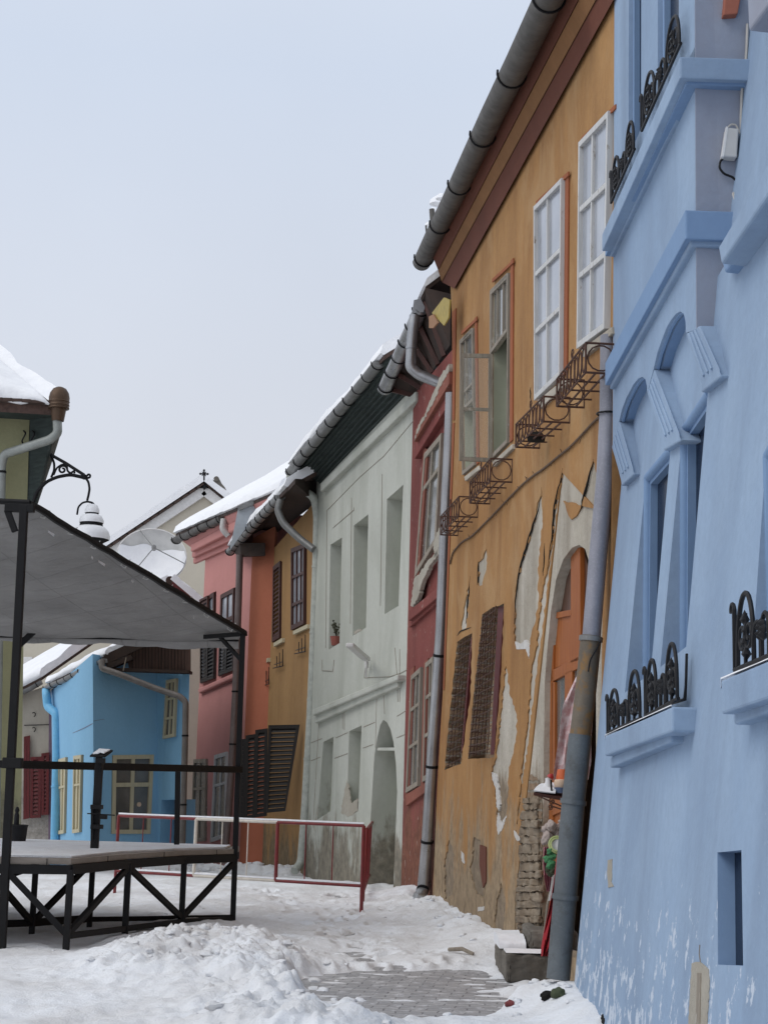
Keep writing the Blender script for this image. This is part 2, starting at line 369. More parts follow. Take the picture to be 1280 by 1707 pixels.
def lace_mat():
    t = NT('pink_lace_cloth'); t.set(t.mix(t.ramp(t.noise(22, 4), .45, .6), (.62, .40, .40), (.74, .62, .62)), .9)
    tp = t.n('ShaderNodeBsdfTransparent'); mx = t.n('ShaderNodeMixShader'); mx.inputs[0].default_value = .25
    t.l(t.b.outputs[0], mx.inputs[1]); t.l(tp.outputs[0], mx.inputs[2]); t.l(mx.outputs[0], t.out.inputs[0]); return t.m
M['lace'] = lace_mat()
def clear_glass():
    t = NT('dirty_clear_glass'); t.set((.5, .5, .45), .15, 0, .6)
    tp = t.n('ShaderNodeBsdfTransparent'); mx = t.n('ShaderNodeMixShader'); mx.inputs[0].default_value = .86
    t.l(t.b.outputs[0], mx.inputs[1]); t.l(tp.outputs[0], mx.inputs[2]); t.l(mx.outputs[0], t.out.inputs[0]); return t.m
M['clear'] = clear_glass()
def cobbles():
    t = NT('wet_stone_setts'); br = t.n('ShaderNodeTexBrick'); br.offset = .5
    wob = t.n('ShaderNodeTexNoise'); wob.inputs['Scale'].default_value = 5; t.l(t.pos(), wob.inputs['Vector'])
    vm = t.n('ShaderNodeVectorMath', operation='MULTIPLY_ADD'); t.l(wob.outputs['Color'], vm.inputs[0]); vm.inputs[1].default_value = (.06, .06, 0)
    t.l(t.pos((1, 1, 1), (0, 0, rad(8))), vm.inputs[2]); t.l(vm.outputs[0], br.inputs['Vector'])
    for k, v in (('Scale', 4.6), ('Mortar Size', .03), ('Brick Width', .9), ('Row Height', .5), ('Mortar Smooth', .4), ('Bias', 0.0)): br.inputs[k].default_value = v
    br.inputs['Color1'].default_value = (.30, .30, .315, 1); br.inputs['Color2'].default_value = (.40, .395, .40, 1); br.inputs['Mortar'].default_value = (.15, .15, .155, 1)
    c = t.mix(t.ramp(t.noise(7, 8, rough=.7), .52, .66), br.outputs['Color'], (.66, .66, .68))
    c = t.mix(t.math('MULTIPLY', t.ramp(t.noise(20, 5), .4, .7), .35), c, (.18, .175, .17))
    t.set(c, .5, spec=.5); t.bump(t.math('ADD', t.math('MULTIPLY', br.outputs['Fac'], -1.0), t.math('MULTIPLY', t.noise(30, 4), .4)), .6, .02); return t.m
M['cobbles'] = cobbles()
def brickwall(name, c1, c2, mortar, scale=1.0, plane_u=(0, 1, 0)):
    t = NT(name); br = t.n('ShaderNodeTexBrick')
    sp = t.n('ShaderNodeSeparateXYZ'); t.l(t.pos(), sp.inputs[0]); cb = t.n('ShaderNodeCombineXYZ'); t.l(t.math('ADD', sp.outputs['Y'], t.math('MULTIPLY', sp.outputs['X'], 1.0)), cb.inputs[0]); t.l(sp.outputs['Z'], cb.inputs[1])
    wob = t.n('ShaderNodeTexNoise'); wob.inputs['Scale'].default_value = 6; t.l(t.pos(), wob.inputs['Vector'])
    vm = t.n('ShaderNodeVectorMath', operation='MULTIPLY_ADD'); t.l(wob.outputs['Color'], vm.inputs[0]); vm.inputs[1].default_value = (.05, .05, 0); t.l(cb.outputs[0], vm.inputs[2]); t.l(vm.outputs[0], br.inputs['Vector'])
    for k, v in (('Scale', scale), ('Mortar Size', .014), ('Brick Width', .28), ('Row Height', .085), ('Mortar Smooth', .3)): br.inputs[k].default_value = v
    br.inputs['Color1'].default_value = (*c1, 1); br.inputs['Color2'].default_value = (*c2, 1); br.inputs['Mortar'].default_value = (*mortar, 1)
    c = t.mix(t.math('MULTIPLY', t.ramp(t.noise(9, 7), .35, .7), .6), br.outputs['Color'], mul(c1, .45))
    t.set(c, .9, spec=.2); t.bump(t.math('ADD', t.math('MULTIPLY', br.outputs['Fac'], -1.5), t.noise(22, 6)), .9, .03); return t.m
M['brick'] = brickwall('old_crumbling_brick', (.33, .23, .15), (.24, .16, .10), (.30, .27, .22))

# ---------------------------------------------------------------- shared builders
RND = random.Random(7)
def jag(pts, step=9, amp=2.2, rnd=RND):
    out = []; step = step * .55; amp = amp * 1.25
    for i, a in enumerate(pts):
        b = pts[(i + 1) % len(pts)]; L = math.dist(a, b); k = max(1, int(L / step))
        for j in range(k):
            f = j / k; w = amp if j else amp * .4
            out.append((a[0] + (b[0] - a[0]) * f + rnd.uniform(-w, w) * .6, a[1] + (b[1] - a[1]) * f + rnd.uniform(-w, w)))
    return out
def lerp(a, b, t): return V(a) + (V(b) - V(a)) * t
def bil(Q, s, t): return lerp(lerp(Q[0], Q[1], s), lerp(Q[3], Q[2], s), t)
def strip(mb, Q, s0, s1, t0, t1, vec): mb.prism([bil(Q, s0, t0), bil(Q, s1, t0), bil(Q, s1, t1), bil(Q, s0, t1)], vec)
def grid_frame(mb, Q, cols, rows, fw, bw, vec, rows_w=None):
    W = (V(Q[1]) - V(Q[0])).length; H = (V(Q[3]) - V(Q[0])).length; a, b = fw / W, fw / H
    strip(mb, Q, 0, a, 0, 1, vec); strip(mb, Q, 1 - a, 1, 0, 1, vec)
    strip(mb, Q, a, 1 - a, 0, b, vec); strip(mb, Q, a, 1 - a, 1 - b, 1, vec)
    v2 = V(vec) * .85
    ys = [b] + list(rows) + [1 - b]
    for r in rows: strip(mb, Q, a, 1 - a, r - bw / H / 2, r + bw / H / 2, v2)
    for c in cols:
        for i in range(len(ys) - 1):
            strip(mb, Q, c - bw / W / 2, c + bw / W / 2, ys[i] + (bw / H / 2 if i else 0), ys[i + 1] - (bw / H / 2 if i < len(ys) - 2 else 0), V(vec) * .75)
def window(root, P, px, off, cols, rows, fw, bw, fm, gm, thick=.05, name='window', label=None):
    Q = P.q(px, off); mb = MB(); grid_frame(mb, Q, cols, rows, fw, bw, P.n * thick)
    o = build(name, mb, fm, root, bevel=.004)
    g = MB(); g.prism([bil(Q, .02, .01), bil(Q, .98, .01), bil(Q, .98, .99), bil(Q, .02, .99)], P.n * (thick * .3)); build('pane', g, gm, o)
    if label: o['label'] = label
    return o
def shutter(root, Q, n, slats, mat, fw=.06, thick=.04, name='shutter', mid=None):
    mb = MB(); W = (V(Q[1]) - V(Q[0])).length; H = (V(Q[3]) - V(Q[0])).length; n = V(n)
    rows = [mid] if mid else []
    grid_frame(mb, Q, [], rows, fw, fw, n * thick)
    a = fw / W; b = fw / H
    for i in range(slats):
        t0 = b + (1 - 2 * b) * i / slats; t1 = b + (1 - 2 * b) * (i + .78) / slats
        p = [bil(Q, a, t0), bil(Q, 1 - a, t0), bil(Q, 1 - a, t1), bil(Q, a, t1)]
        p = [p[0] + n * .004, p[1] + n * .004, p[2] + n * thick * .9, p[3] + n * thick * .9]
        mb.prism(p, V((0, 0, -.008)))
    return build(name, mb, mat, root)
def gutter(root, a, b, r, mat, step=.7, up=V((0, 0, 1)), caps=True, ring=True, name='gutter'):
    a, b = V(a), V(b); d = (b - a).normalized(); x = d.cross(up).normalized(); z = x.cross(d)
    if z.z < 0: z = -z
    mb = MB(); K = 14
    def prof(c, rr): return [c + x * (rr * math.cos(q)) + z * (rr * math.sin(q)) for q in [math.pi + math.pi * k / K for k in range(K + 1)]]
    m = 6
    for i in range(m):
        w = [lerp(a, b, j / m) + V((0, 0, .012 * math.sin(j * 2.1))) for j in (i, i + 1)]
        A = prof(w[0], r) + prof(w[0], r * .9)[::-1]; B = prof(w[1], r) + prof(w[1], r * .9)[::-1]
        mb.loft(A, B)
    if caps:
        for c, s in ((a, -1), (b, 1)): mb.prism(prof(c, r * 1.02), d * (.012 * s))
    o = build(name, mb, mat, root, smooth=50)
    if ring:
        L = (b - a).length; k = max(2, int(L / step))
        for i in range(k + 1):
            hb = MB(); c = lerp(a, b, (i + .15) / (k + .3)); hb.tube([c + x * (r * 1.08 * math.cos(q)) + z * (r * 1.08 * math.sin(q)) for q in [math.pi * .93 + math.pi * 1.14 * j / 12 for j in range(13)]], r * .05 + .005, 5)
            build('gutter_bracket', hb, M['iron'], o)
    return o
def curve(pts, n=5):
    """round off the corners of a polyline"""
    P = [V(p) for p in pts]; out = [P[0]]
    for i in range(1, len(P) - 1):
        a, b, c = P[i - 1], P[i], P[i + 1]; r = min((a - b).length, (c - b).length) * .35; s = b + (a - b).normalized() * r; e = b + (c - b).normalized() * r
        for j in range(n + 1):
            t = j / n; out.append(lerp(lerp(s, b, t), lerp(b, e, t), t))
    return out + [P[-1]]
def downpipe(root, pts, r, mat, clips=(), round_=True, name='downpipe', clipmat=None):
    mb = MB(); mb.tube(curve(pts) if round_ else pts, r, 14); o = build(name, mb, mat, root, smooth=50)
    P = [V(p) for p in pts]
    if clips:
        seg = [(P[i], P[i + 1]) for i in range(len(P) - 1)]; L = [(b - a).length for a, b in seg]; T = sum(L)
        for c in clips:
            s = c * T
            for (a, b), l in zip(seg, L):
                if s <= l: p = lerp(a, b, s / l); d = (b - a).normalized(); break
                s -= l
            else: p = P[-1]; d = (P[-1] - P[-2]).normalized()
            cb = MB(); cb.tube([p - d * .018, p + d * .018], r * 1.13, 14); build('pipe_clip', cb, clipmat or M['iron'], o, smooth=40)
    return o
def vnoise(x, y, seed=0):
    xi, yi = np.floor(x), np.floor(y); fx, fy = x - xi, y - yi
    fx, fy = fx * fx * (3 - 2 * fx), fy * fy * (3 - 2 * fy)
    def h(a, b):
        s = np.sin(a * 127.1 + b * 311.7 + seed * 74.7) * 43758.5453; return s - np.floor(s)
    return (h(xi, yi) * (1 - fx) + h(xi + 1, yi) * fx) * (1 - fy) + (h(xi, yi + 1) * (1 - fx) + h(xi + 1, yi + 1) * fx) * fy
def fbm(x, y, oct=4, seed=0):
    t = 0; a = .5; s = 0
    for i in range(oct): t = t + a * vnoise(x * 2 ** i + i * 17.3, y * 2 ** i - i * 9.1, seed + i); s += a; a *= .5
    return t / s
def blanket(root, a, b, c, d, t, nx, ny, seed=1, name='snow_layer', mat=None, rag=.08, eave=.0, taper=.12):
    """snow lying on the slope a-b (lower edge) d-c (upper edge)"""
    a, b, c, d = map(V, (a, b, c, d)); nrm = (b - a).cross(d - a).normalized()
    if nrm.z < 0: nrm = -nrm
    L = (b - a).length; mb = MB(); vs = []; dn = (a - d).normalized()
    for j in range(ny + 1):
        for i in range(nx + 1):
            s, q = i / nx, (j / ny) ** 1.5
            p = lerp(lerp(a, b, s), lerp(d, c, s), q)
            nz = float(fbm(np.array(s * L * 1.3), np.array(q * 4.0), 3, seed)); n2 = float(fbm(np.array(s * L * 4), np.array(3.0 + q * 9), 2, seed + 5))
            th = t * (.6 + .8 * nz)
            edge = min(1, q * (a - d).length / taper) if taper else 1
            th *= .35 + .65 * math.sqrt(edge)
            vs.append(p + nrm * th + dn * ((eave + rag * (n2 - .4)) * (1 - edge)) )
    base = len(vs)
    fs = [(j * (nx + 1) + i, j * (nx + 1) + i + 1, (j + 1) * (nx + 1) + i + 1, (j + 1) * (nx + 1) + i) for j in range(ny) for i in range(nx)]
    ring = [i for i in range(nx + 1)] + [j * (nx + 1) + nx for j in range(1, ny + 1)] + [ny * (nx + 1) + i for i in range(nx - 1, -1, -1)] + [j * (nx + 1) for j in range(ny - 1, 0, -1)]
    m = len(ring)
    for k, r in enumerate(ring):
        s = (r % (nx + 1)) / nx; q = ((r // (nx + 1)) / ny) ** 1.5
        vs.append(lerp(lerp(a, b, s), lerp(d, c, s), q) + nrm * .004)
    for k in range(m): fs.append((ring[k], ring[(k + 1) % m], base + (k + 1) % m, base + k))
    mb.add(vs, fs); return build(name, mb, mat or M['roofsnow'], root, smooth=60)
def roof(root, eL, eR, back, run, rise, snow=.16, seed=1, thick=.07, mat=None, far=3.0, rag=.08, eave=.02, nx=None, snow_in=0.0):
    eL, eR, back = V(eL), V(eR), V(back).normalized()
    rL, rR = eL + back * run + V((0, 0, rise)), eR + back * run + V((0, 0, rise))
    bL, bR = rL + back * far + V((0, 0, -rise)), rR + back * far + V((0, 0, -rise)); dn = V((0, 0, -thick))
    mb = MB(); mb.loft([eL, rL, bL, bL + dn, rL + dn, eL + dn], [eR, rR, bR, bR + dn, rR + dn, eR + dn])
    o = build('roof', mb, mat or M['tile'], root)
    L = (eR - eL).length; up = (rL - eL).normalized() * snow_in
    if snow: blanket(o, eL + up, eR + up, rR, rL, snow, nx or max(14, int(L * 7)), 14, seed, rag=rag, eave=eave)
    return o
def scroll(c, x, y, r, turns=1.4, a0=0.0, n=22, rmin=.25, sgn=1):
    return [V(c) + V(x) * (r * (1 - (1 - rmin) * k / n) * math.cos(a0 + sgn * turns * 2 * math.pi * k / n)) + V(y) * (r * (1 - (1 - rmin) * k / n) * math.sin(a0 + sgn * turns * 2 * math.pi * k / n)) for k in range(n + 1)]
ZU = V((0, 0, 1))

# ================================================================ GROUND AND SNOW
def smooth01(x): x = np.clip(x, 0, 1); return x * x * (3 - 2 * x)
def gauss(x, y, px, py, rx, ry, ang=0.0):
    c, s = math.cos(ang), math.sin(ang); dx, dy = x - px, y - py
    return np.exp(-((dx * c + dy * s) / rx) ** 2 - ((-dx * s + dy * c) / ry) ** 2)
def segdist(x, y, a, b):
    ax, ay = a; bx, by = b; dx, dy = bx - ax, by - ay; t = np.clip(((x - ax) * dx + (y - ay) * dy) / (dx * dx + dy * dy), 0, 1)
    return np.hypot(x - ax - t * dx, y - ay - t * dy)
def poly_sd(x, y, P):
    d = np.full(x.shape, 1e9); ins = np.zeros(x.shape, bool)
    for i in range(len(P)):
        a, b = P[i - 1], P[i]; d = np.minimum(d, segdist(x, y, a, b))
        c = ((a[1] > y) != (b[1] > y)); ins ^= c & (x < (b[0] - a[0]) * (y - a[1]) / ((b[1] - a[1]) + 1e-12) + a[0])
    return np.where(ins, -d, d)
PATCH = [tuple(gz(*p)[:2]) for p in [(488, 1640), (520, 1628), (600, 1621), (700, 1618), (790, 1620), (822, 1634), (842, 1656), (856, 1678), (800, 1694), (700, 1704), (620, 1712), (560, 1716), (530, 1680), (500, 1656)]]
MOUND = [tuple(gz(*p)[:2]) for p in [(262, 1640), (290, 1606), (345, 1592), (400, 1606), (430, 1645), (470, 1700), (500, 1750), (520, 1800)]]
def snow_h(x, y):
    h = .055 + .10 * (fbm(x * .55, y * .55, 4, 3) - .5) + .085 * (fbm(x * 2.2, y * 1.8, 4, 11) - .5) - .05 * gauss(x, y, -3.0, 15.4, .6, .6) + .035 * (fbm(x * 7, y * 6, 3, 23) - .5)
    md = np.full(x.shape, 1e9)
    for i in range(len(MOUND) - 1): md = np.minimum(md, segdist(x, y, MOUND[i], MOUND[i + 1]))
    lump = fbm(x * 3.0, y * 3.0, 4, 41)
    m = np.exp(-(md / .55) ** 2); h = h + m * (.03 + .20 * lump)
    h = h + (m * .075 + .018) * (fbm(x * 11, y * 9, 4, 63) - .5) + m * .05 * (1 - np.abs(fbm(x * 8, y * 8, 3, 67) - .5) * 2) ** 3
    m2 = np.exp(-(md / .8) ** 2); rid = np.abs(fbm(x * 5.5, y * 5.5, 3, 57) - .5) * 2
    h = h + m2 * .08 * (1 - rid) ** 2 - .02 * m2
    h = h + .16 * gauss(x, y, 1.42, 12.0, .30, .55) + .16 * gauss(x, y, 1.5, 11.0, .28, .7) + .10 * gauss(x, y, 1.15, 12.4, .3, .25)
    h = h + .22 * gauss(x, y, -4.3, 31.5, 2.6, .7) * (.4 + fbm(x * 4, y * 4, 3, 5)) + .2 * gauss(x, y, -2.0, 30.6, 1.2, 1.0) * (.4 + fbm(x * 4, y * 4, 3, 7))
    w = segdist(x, y, (1.34, 16.2), (.62, 24.0)); h = h + .13 * np.exp(-(w / .45) ** 2) * (.3 + 1.3 * fbm(x * 3, y * 2, 3, 15))
    rut = np.exp(-((x - (.05 - .06 * (y - 13))) / .28) ** 2); h = h - .03 * rut * smooth01((y - 14) / 1.5)
    for k, (fx, fy) in enumerate([(-.3, 15.6), (.15, 16.3), (-.5, 17.1), (-.05, 17.9), (-.7, 18.6), (.3, 18.9), (-.35, 19.7), (-1.0, 20.4), (.1, 14.9), (-.75, 16.0), (.35, 17.2), (-1.1, 17.9), (-.2, 21.2), (-.9, 22.0)]):
        pass
    rf_ = random.Random(5)
    for k in range(90):
        py_ = 13.9 + 10.5 * rf_.random() ** 1.3; px_ = .15 - .09 * (py_ - 13) + rf_.gauss(0, .55); an = rf_.gauss(0, .35); c_, s_ = math.cos(an), math.sin(an)
        dx, dy = x - px_, y - py_; u_ = (dx * c_ + dy * s_) / .075; v_ = (-dx * s_ + dy * c_) / .17; q_ = u_ ** 4 + v_ ** 4; r2 = u_ ** 2 + v_ ** 2
        h = h - .045 * np.exp(-np.minimum(q_, 50)) + .018 * np.exp(-((np.sqrt(r2) - 1.35) / .3) ** 2)
    under = smooth01((-x - 2.2 - .4 * (y - 16.5) * -1 * 0) / .8) * smooth01((y - 15.4) / .6) * smooth01((19.6 - y) / .6); h = h * (1 - .45 * under)
    sd = poly_sd(x, y, PATCH) + .35 * (fbm(x * 2.5, y * 2.5, 4, 77) - .5)
    h = h - .05 * np.clip(y - 27, 0, 33)
    k = smooth01((sd + .02) / .22); slush = -.012 + .055 * (fbm(x * 3.2, y * 7, 4, 91) - .5)
    return h * k + slush * (1 - k)
def grid_lines(parts):
    out = []
    for a, b, st in parts:
        n = max(1, int(round((b - a) / st))); out += [a + (b - a) * i / n for i in range(n)]
    return np.array(out + [parts[-1][1]])
xs = grid_lines([(-250, -30, 30), (-30, -9, 2), (-9, -6.2, .15), (-6.2, 2.1, .026), (2.1, 4, .2), (4, 30, 3), (30, 250, 30)])
ys = grid_lines([(-60, -10, 10), (-10, 8, 1.0), (8, 10.4, .15), (10.4, 14.5, .026), (14.5, 19, .038), (19, 25, .06), (25, 36, .11), (36, 60, 2), (60, 500, 40)])
Xg, Yg = np.meshgrid(xs, ys); Zg = snow_h(Xg, Yg)
me = bpy.data.meshes.new('snow'); nx_, ny_ = len(xs), len(ys)
co = np.stack([Xg, Yg, Zg], -1).reshape(-1, 3)
idx = np.arange(nx_ * ny_).reshape(ny_, nx_); fq = np.stack([idx[:-1, :-1], idx[:-1, 1:], idx[1:, 1:], idx[1:, :-1]], -1).reshape(-1, 4)
me.vertices.add(len(co)); me.vertices.foreach_set('co', co.ravel().astype(np.float32))
me.loops.add(fq.size); me.loops.foreach_set('vertex_index', fq.ravel().astype(np.int32))
me.polygons.add(len(fq)); me.polygons.foreach_set('loop_start', np.arange(0, fq.size, 4, dtype=np.int32)); me.polygons.foreach_set('loop_total', np.full(len(fq), 4, np.int32))
me.update(calc_edges=True); me.shade_smooth()
tag(link('snow', me, M['snow'], None), 'trodden snow covering the street with shovelled heaps', 'snow', kind='structure')
mb = MB(); rc = random.Random(12)
def add_clod(x, y, r):
    z = float(snow_h(np.array([x]), np.array([y]))[0]); bm = bmesh.new(); bmesh.ops.create_icosphere(bm, subdivisions=2, radius=1); o2 = rc.random() * 30
    vs = [V((x, y, z + r * .1)) + V((v.co.x * r * 1.3, v.co.y * r * 1.3, v.co.z * r * .7)) * (.35 + 1.3 * float(fbm(np.array(v.co.x * 1.5 + o2), np.array(v.co.y * 1.5 + v.co.z * 1.9), 2, 3))) for v in bm.verts]
    bm.verts.index_update(); mb.add(vs, [tuple(v.index for v in f.verts) for f in bm.faces]); bm.free()
for i in range(120):
    k = rc.randrange(len(MOUND) - 2); t_ = rc.random(); a, b = MOUND[k], MOUND[k + 1]
    add_clod(a[0] + (b[0] - a[0]) * t_ + rc.gauss(0, .42), a[1] + (b[1] - a[1]) * t_ + rc.gauss(0, .45), rc.choice((.012, .016, .02, .025, .03, .045)))
for i in range(110): add_clod(rc.uniform(-3.2, 1.0), rc.uniform(13.8, 23), rc.choice((.008, .012, .016)))
for i in range(40): t_ = rc.random(); add_clod(1.25 - .58 * t_ + rc.gauss(-.12, .12), 16 + 6.6 * t_, rc.choice((.014, .02, .03)))
for i in range(24): add_clod(rc.gauss(1.35, .16), rc.gauss(12.1, .6), rc.choice((.012, .02, .03)))
for i in range(70): add_clod(rc.uniform(-4.6, -1.2), rc.gauss(31.0, .7), rc.choice((.04, .06, .08, .1)))
tag(build('snow_clods', mb, M['snow'], smooth=60), 'loose clods of snow scattered along the shovelled heaps', 'snow clods', kind='stuff')
mb = MB(); mb.add([(x, y, z) for y, z in ((-60, 0), (27, 0), (60, -1.65), (1500, -1.65)) for x in (-600, 600)], [(0, 1, 3, 2), (2, 3, 5, 4), (4, 5, 7, 6)])
tag(build('ground', mb, M['cobbles']), 'wet grey stone setts showing through a cleared patch in the snow', 'ground', kind='structure')

# ================================================================ ORANGE HOUSE
oA, oB = gz(850, 1595), gz(720, 1512); PO = ground_plane(oA, oB)
ou = PO.u if PO.u.y > 0 else -PO.u
house = thing('orange_house', 'orange ochre house with peeling plaster, white upper windows and an arched wooden door', 'house', oA)
zL = PO.at(735, 470).z + .25; Lg = V((oB.x, oB.y, 0)); Rg = PO.o + ou * ((11.95 - PO.o.y) / ou.y)
win_up = {'W1': [(771.5, 568), (792.5, 547), (795.5, 775), (775, 792)], 'W2': [(823, 485), (852.5, 455), (851, 738), (822, 768)],
          'W3': [(897, 345), (944, 297), (941, 627), (898, 668)], 'W4': [(973, 238), (1023, 185), (1017, 548), (970, 582)]}
B1 = [(762, 1070), (773, 1062), (787, 1056), (784, 1160), (768, 1274), (741, 1284), (750, 1180)]
B2 = [(804, 1024), (822, 1012), (840, 1006), (835, 1120), (823.5, 1262), (780, 1265), (790, 1150)]
ARCH = [(936, 788), (930, 820), (923, 851), (920, 885), (918, 911), (911, 950), (903, 985), (897, 1030), (893, 1080), (885, 1108), (883, 1150), (879, 1195), (874, 1240), (868, 1280), (864, 1340), (859, 1400), (858, 1500), (857, 1578), (900, 1592), (1000, 1600), (1000, 1300), (1004, 1000), (1004, 850), (998, 800), (988, 768), (978, 800), (968, 845), (960, 860), (951, 866), (943, 850), (938, 835)]
DOOR = [(901, 1582), (903, 1300), (905, 1137), (909, 1085), (915, 1021), (924, 965), (936, 932), (950, 913), (962, 908), (972, 915), (981, 945), (987, 1000), (990, 1100), (990, 1400), (985, 1588)]
P1 = [(903, 816), (904, 857), (901, 905), (896, 947), (897, 1000), (891, 1040), (885, 1060), (882, 1084), (875, 1070), (868, 1078), (858, 1073), (856, 1040), (859, 993), (862, 965), (867, 944), (876, 915), (885, 884), (893, 850)]
P2 = [(843, 1100), (846, 1130), (850, 1160), (857, 1178), (861, 1195), (860, 1225), (856, 1255), (848, 1278), (847, 1320), (845, 1350), (838, 1372), (830, 1388), (827, 1350), (824, 1320), (818, 1290), (826, 1262), (833, 1200), (838, 1150)]
P3 = [(811, 914), (811, 950), (803, 975), (797, 978), (797, 938), (805, 930)]
P4 = [(783, 968), (780, 1010), (777, 1045), (768, 1052), (773, 1010)]
P5 = [(790, 1395), (800, 1400), (806, 1440), (806, 1500), (793, 1490), (783, 1450)]
P6 = [(835, 1470), (842, 1500), (838, 1556), (822, 1562), (826, 1510)]
P7 = [(748, 1400), (756, 1420), (755, 1490), (742, 1500), (740, 1440)]
outer = [PO.pt((Rg - PO.o).dot(PO.u), -.1), PO.pt((Lg - PO.o).dot(PO.u), -.1), PO.at(729, 1300), PO.at(740, 1120), PO.at(750, 880), PO.at(754, 650), PO.at(753, 520), PO.at(749, 450), PO.at(742, 425), PO.pt((Rg - PO.o).dot(PO.u), PO.at(1010, -60).z + .2)]
patches = [jag(p, 10, 2.0) for p in (P1, P2, P3, P4, P5, P6, P7)]; archj = jag(ARCH[:16], 11, 1.8) + ARCH[16:19] + ARCH[19:22] + jag(ARCH[22:], 11, 1.5)[:-1]
H = [PO.q(win_up[k]) for k in ('W1', 'W2', 'W3', 'W4')] + [PO.q(jag(B1, 14, 1.2)), PO.q(jag(B2, 14, 1.2))] + [PO.q(p) for p in patches] + [PO.q(archj)]
n = PO.n
mb = MB(); mb.wall(outer, H, -n * 6, [None, None, -n * .10, -n * .10, None, None] + [-n * .014] * len(patches) + [-n * .014])
wall = build('wall', mb, M['orange'], house)
def reveal(P, pts, d, mat, name, root):
    mb = MB(); k = len(pts)
    for i in range(k): mb.add([pts[i], pts[(i + 1) % k], pts[(i + 1) % k] - P.n * d, pts[i] - P.n * d], [(0, 1, 2, 3)])
    return build(name, mb, mat, root)
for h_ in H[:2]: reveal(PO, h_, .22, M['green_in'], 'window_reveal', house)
for h_ in H[4:6]: reveal(PO, h_, .20, M['brick'], 'window_reveal', house)
for p in patches: mb = MB(); mb.wall([q - n * .014 for q in PO.q(p)]); build('bare_plaster', mb, M['bare'], house)
mb = MB()
D = PO.q(DOOR)
mb.wall([q - n * .014 for q in PO.q(archj)], [[q - n * .014 for q in D]], None, [-n * .12])
build('bare_plaster', mb, M['bare'], house)
pier = [(870, 1300), (868, 1340), (863, 1400), (861, 1500), (860, 1583), (899, 1588), (900, 1500), (901, 1400), (901.5, 1340), (896, 1300), (884, 1290)]
mb = MB(); mb.wall([q - n * .008 for q in PO.q(jag(pier, 8, 1.4))]); 
build('exposed_brick', mb, M['brick'], house)
for h_ in H[4:6]: mb = MB(); mb.wall([q - n * .195 for q in h_]); build('window_back', mb, M['brick'], house)
# rubble brick courses standing out of the broken door jamb
mb = MB(); rj = random.Random(21); y = 1330.0
def jl(y): return 869 - 8.5 * min(1, (y - 1330) / 170)
while y < 1578:
    hgt = rj.uniform(10, 17); x0 = jl(y) + rj.uniform(-3, 3); x1 = 897 + (y - 1330) * .012 + rj.uniform(-3, 1); cuts = [x0] + ([x0 + (x1 - x0) * rj.uniform(.3, .7)] if rj.random() < .6 else []) + [x1]
    for a, b in zip(cuts, cuts[1:]):
        o_ = rj.uniform(.004, .035); mb.prism(PO.q([(a + .4, y + rj.uniform(-1, 1)), (b - .4, y + rj.uniform(-1.5, 1) - 1), (b - .4, y + hgt - 2 + rj.uniform(-1, 1)), (a + .4, y + hgt - 2)], o_), -PO.n * (o_ + .01))
    y += hgt
rough(build('jamb_brick', mb, M['brickstone'], house), 3, .06, .07)
# cracks: open edges of the peeling render
mb = MB()
for pth in ([(903, 812), (897, 850), (885, 884), (876, 915), (867, 944), (859, 993), (857, 1040)], [(937, 780), (934, 800), (929, 822), (923, 851), (919, 900), (912, 948)], [(989, 765), (980, 800), (972, 830), (966, 853)], [(908, 905), (907, 930), (905, 960)], [(783, 960), (780, 1000), (776, 1040)], [(797, 935), (796, 975)], [(762, 1060), (768, 1052), (785, 1046)], [(884, 645), (885, 668)], [(846, 735), (851, 724), (856, 720)]):
    pp = []
    for i in range(len(pth) - 1):
        for k in range(4):
            f = k / 4; pp.append((pth[i][0] + (pth[i + 1][0] - pth[i][0]) * f + RND.uniform(-.7, .7), pth[i][1] + (pth[i + 1][1] - pth[i][1]) * f))
    pp.append(pth[-1]); m_ = len(pp); mb = MB(); mb.tube(PO.q(pp, .0), [max(.002, .011 * math.sin(math.pi * (i + .3) / (m_ + .3))) for i in range(m_)], 5); build('crack', mb, M['dark'], house)
# snow and frost caught on ledges of the broken plaster
mb = MB()
for pl in ([(819, 1287), (826, 1290), (830, 1310), (833, 1340), (831, 1352), (827, 1345), (826, 1315), (820, 1300)], [(829, 1355), (834, 1372), (845, 1357), (838, 1380), (830, 1392), (827, 1375)], [(858, 1069), (868, 1074), (876, 1066), (882, 1080), (881, 1098), (876, 1082), (869, 1082), (860, 1082)], [(768, 1418), (773, 1425), (774, 1440), (769, 1435)], [(796, 1512), (806, 1511), (806, 1517), (796, 1519)], [(747, 1510), (755, 1510), (754, 1515), (747, 1516)], [(856, 1384), (862, 1392), (868, 1400), (862, 1402), (857, 1394)]):
    mb = MB(); mb.plate(PO.q(jag(pl, 5, .9), .004), -n * .04); build('lime_flake', mb, M['limeflake'], house, smooth=40)
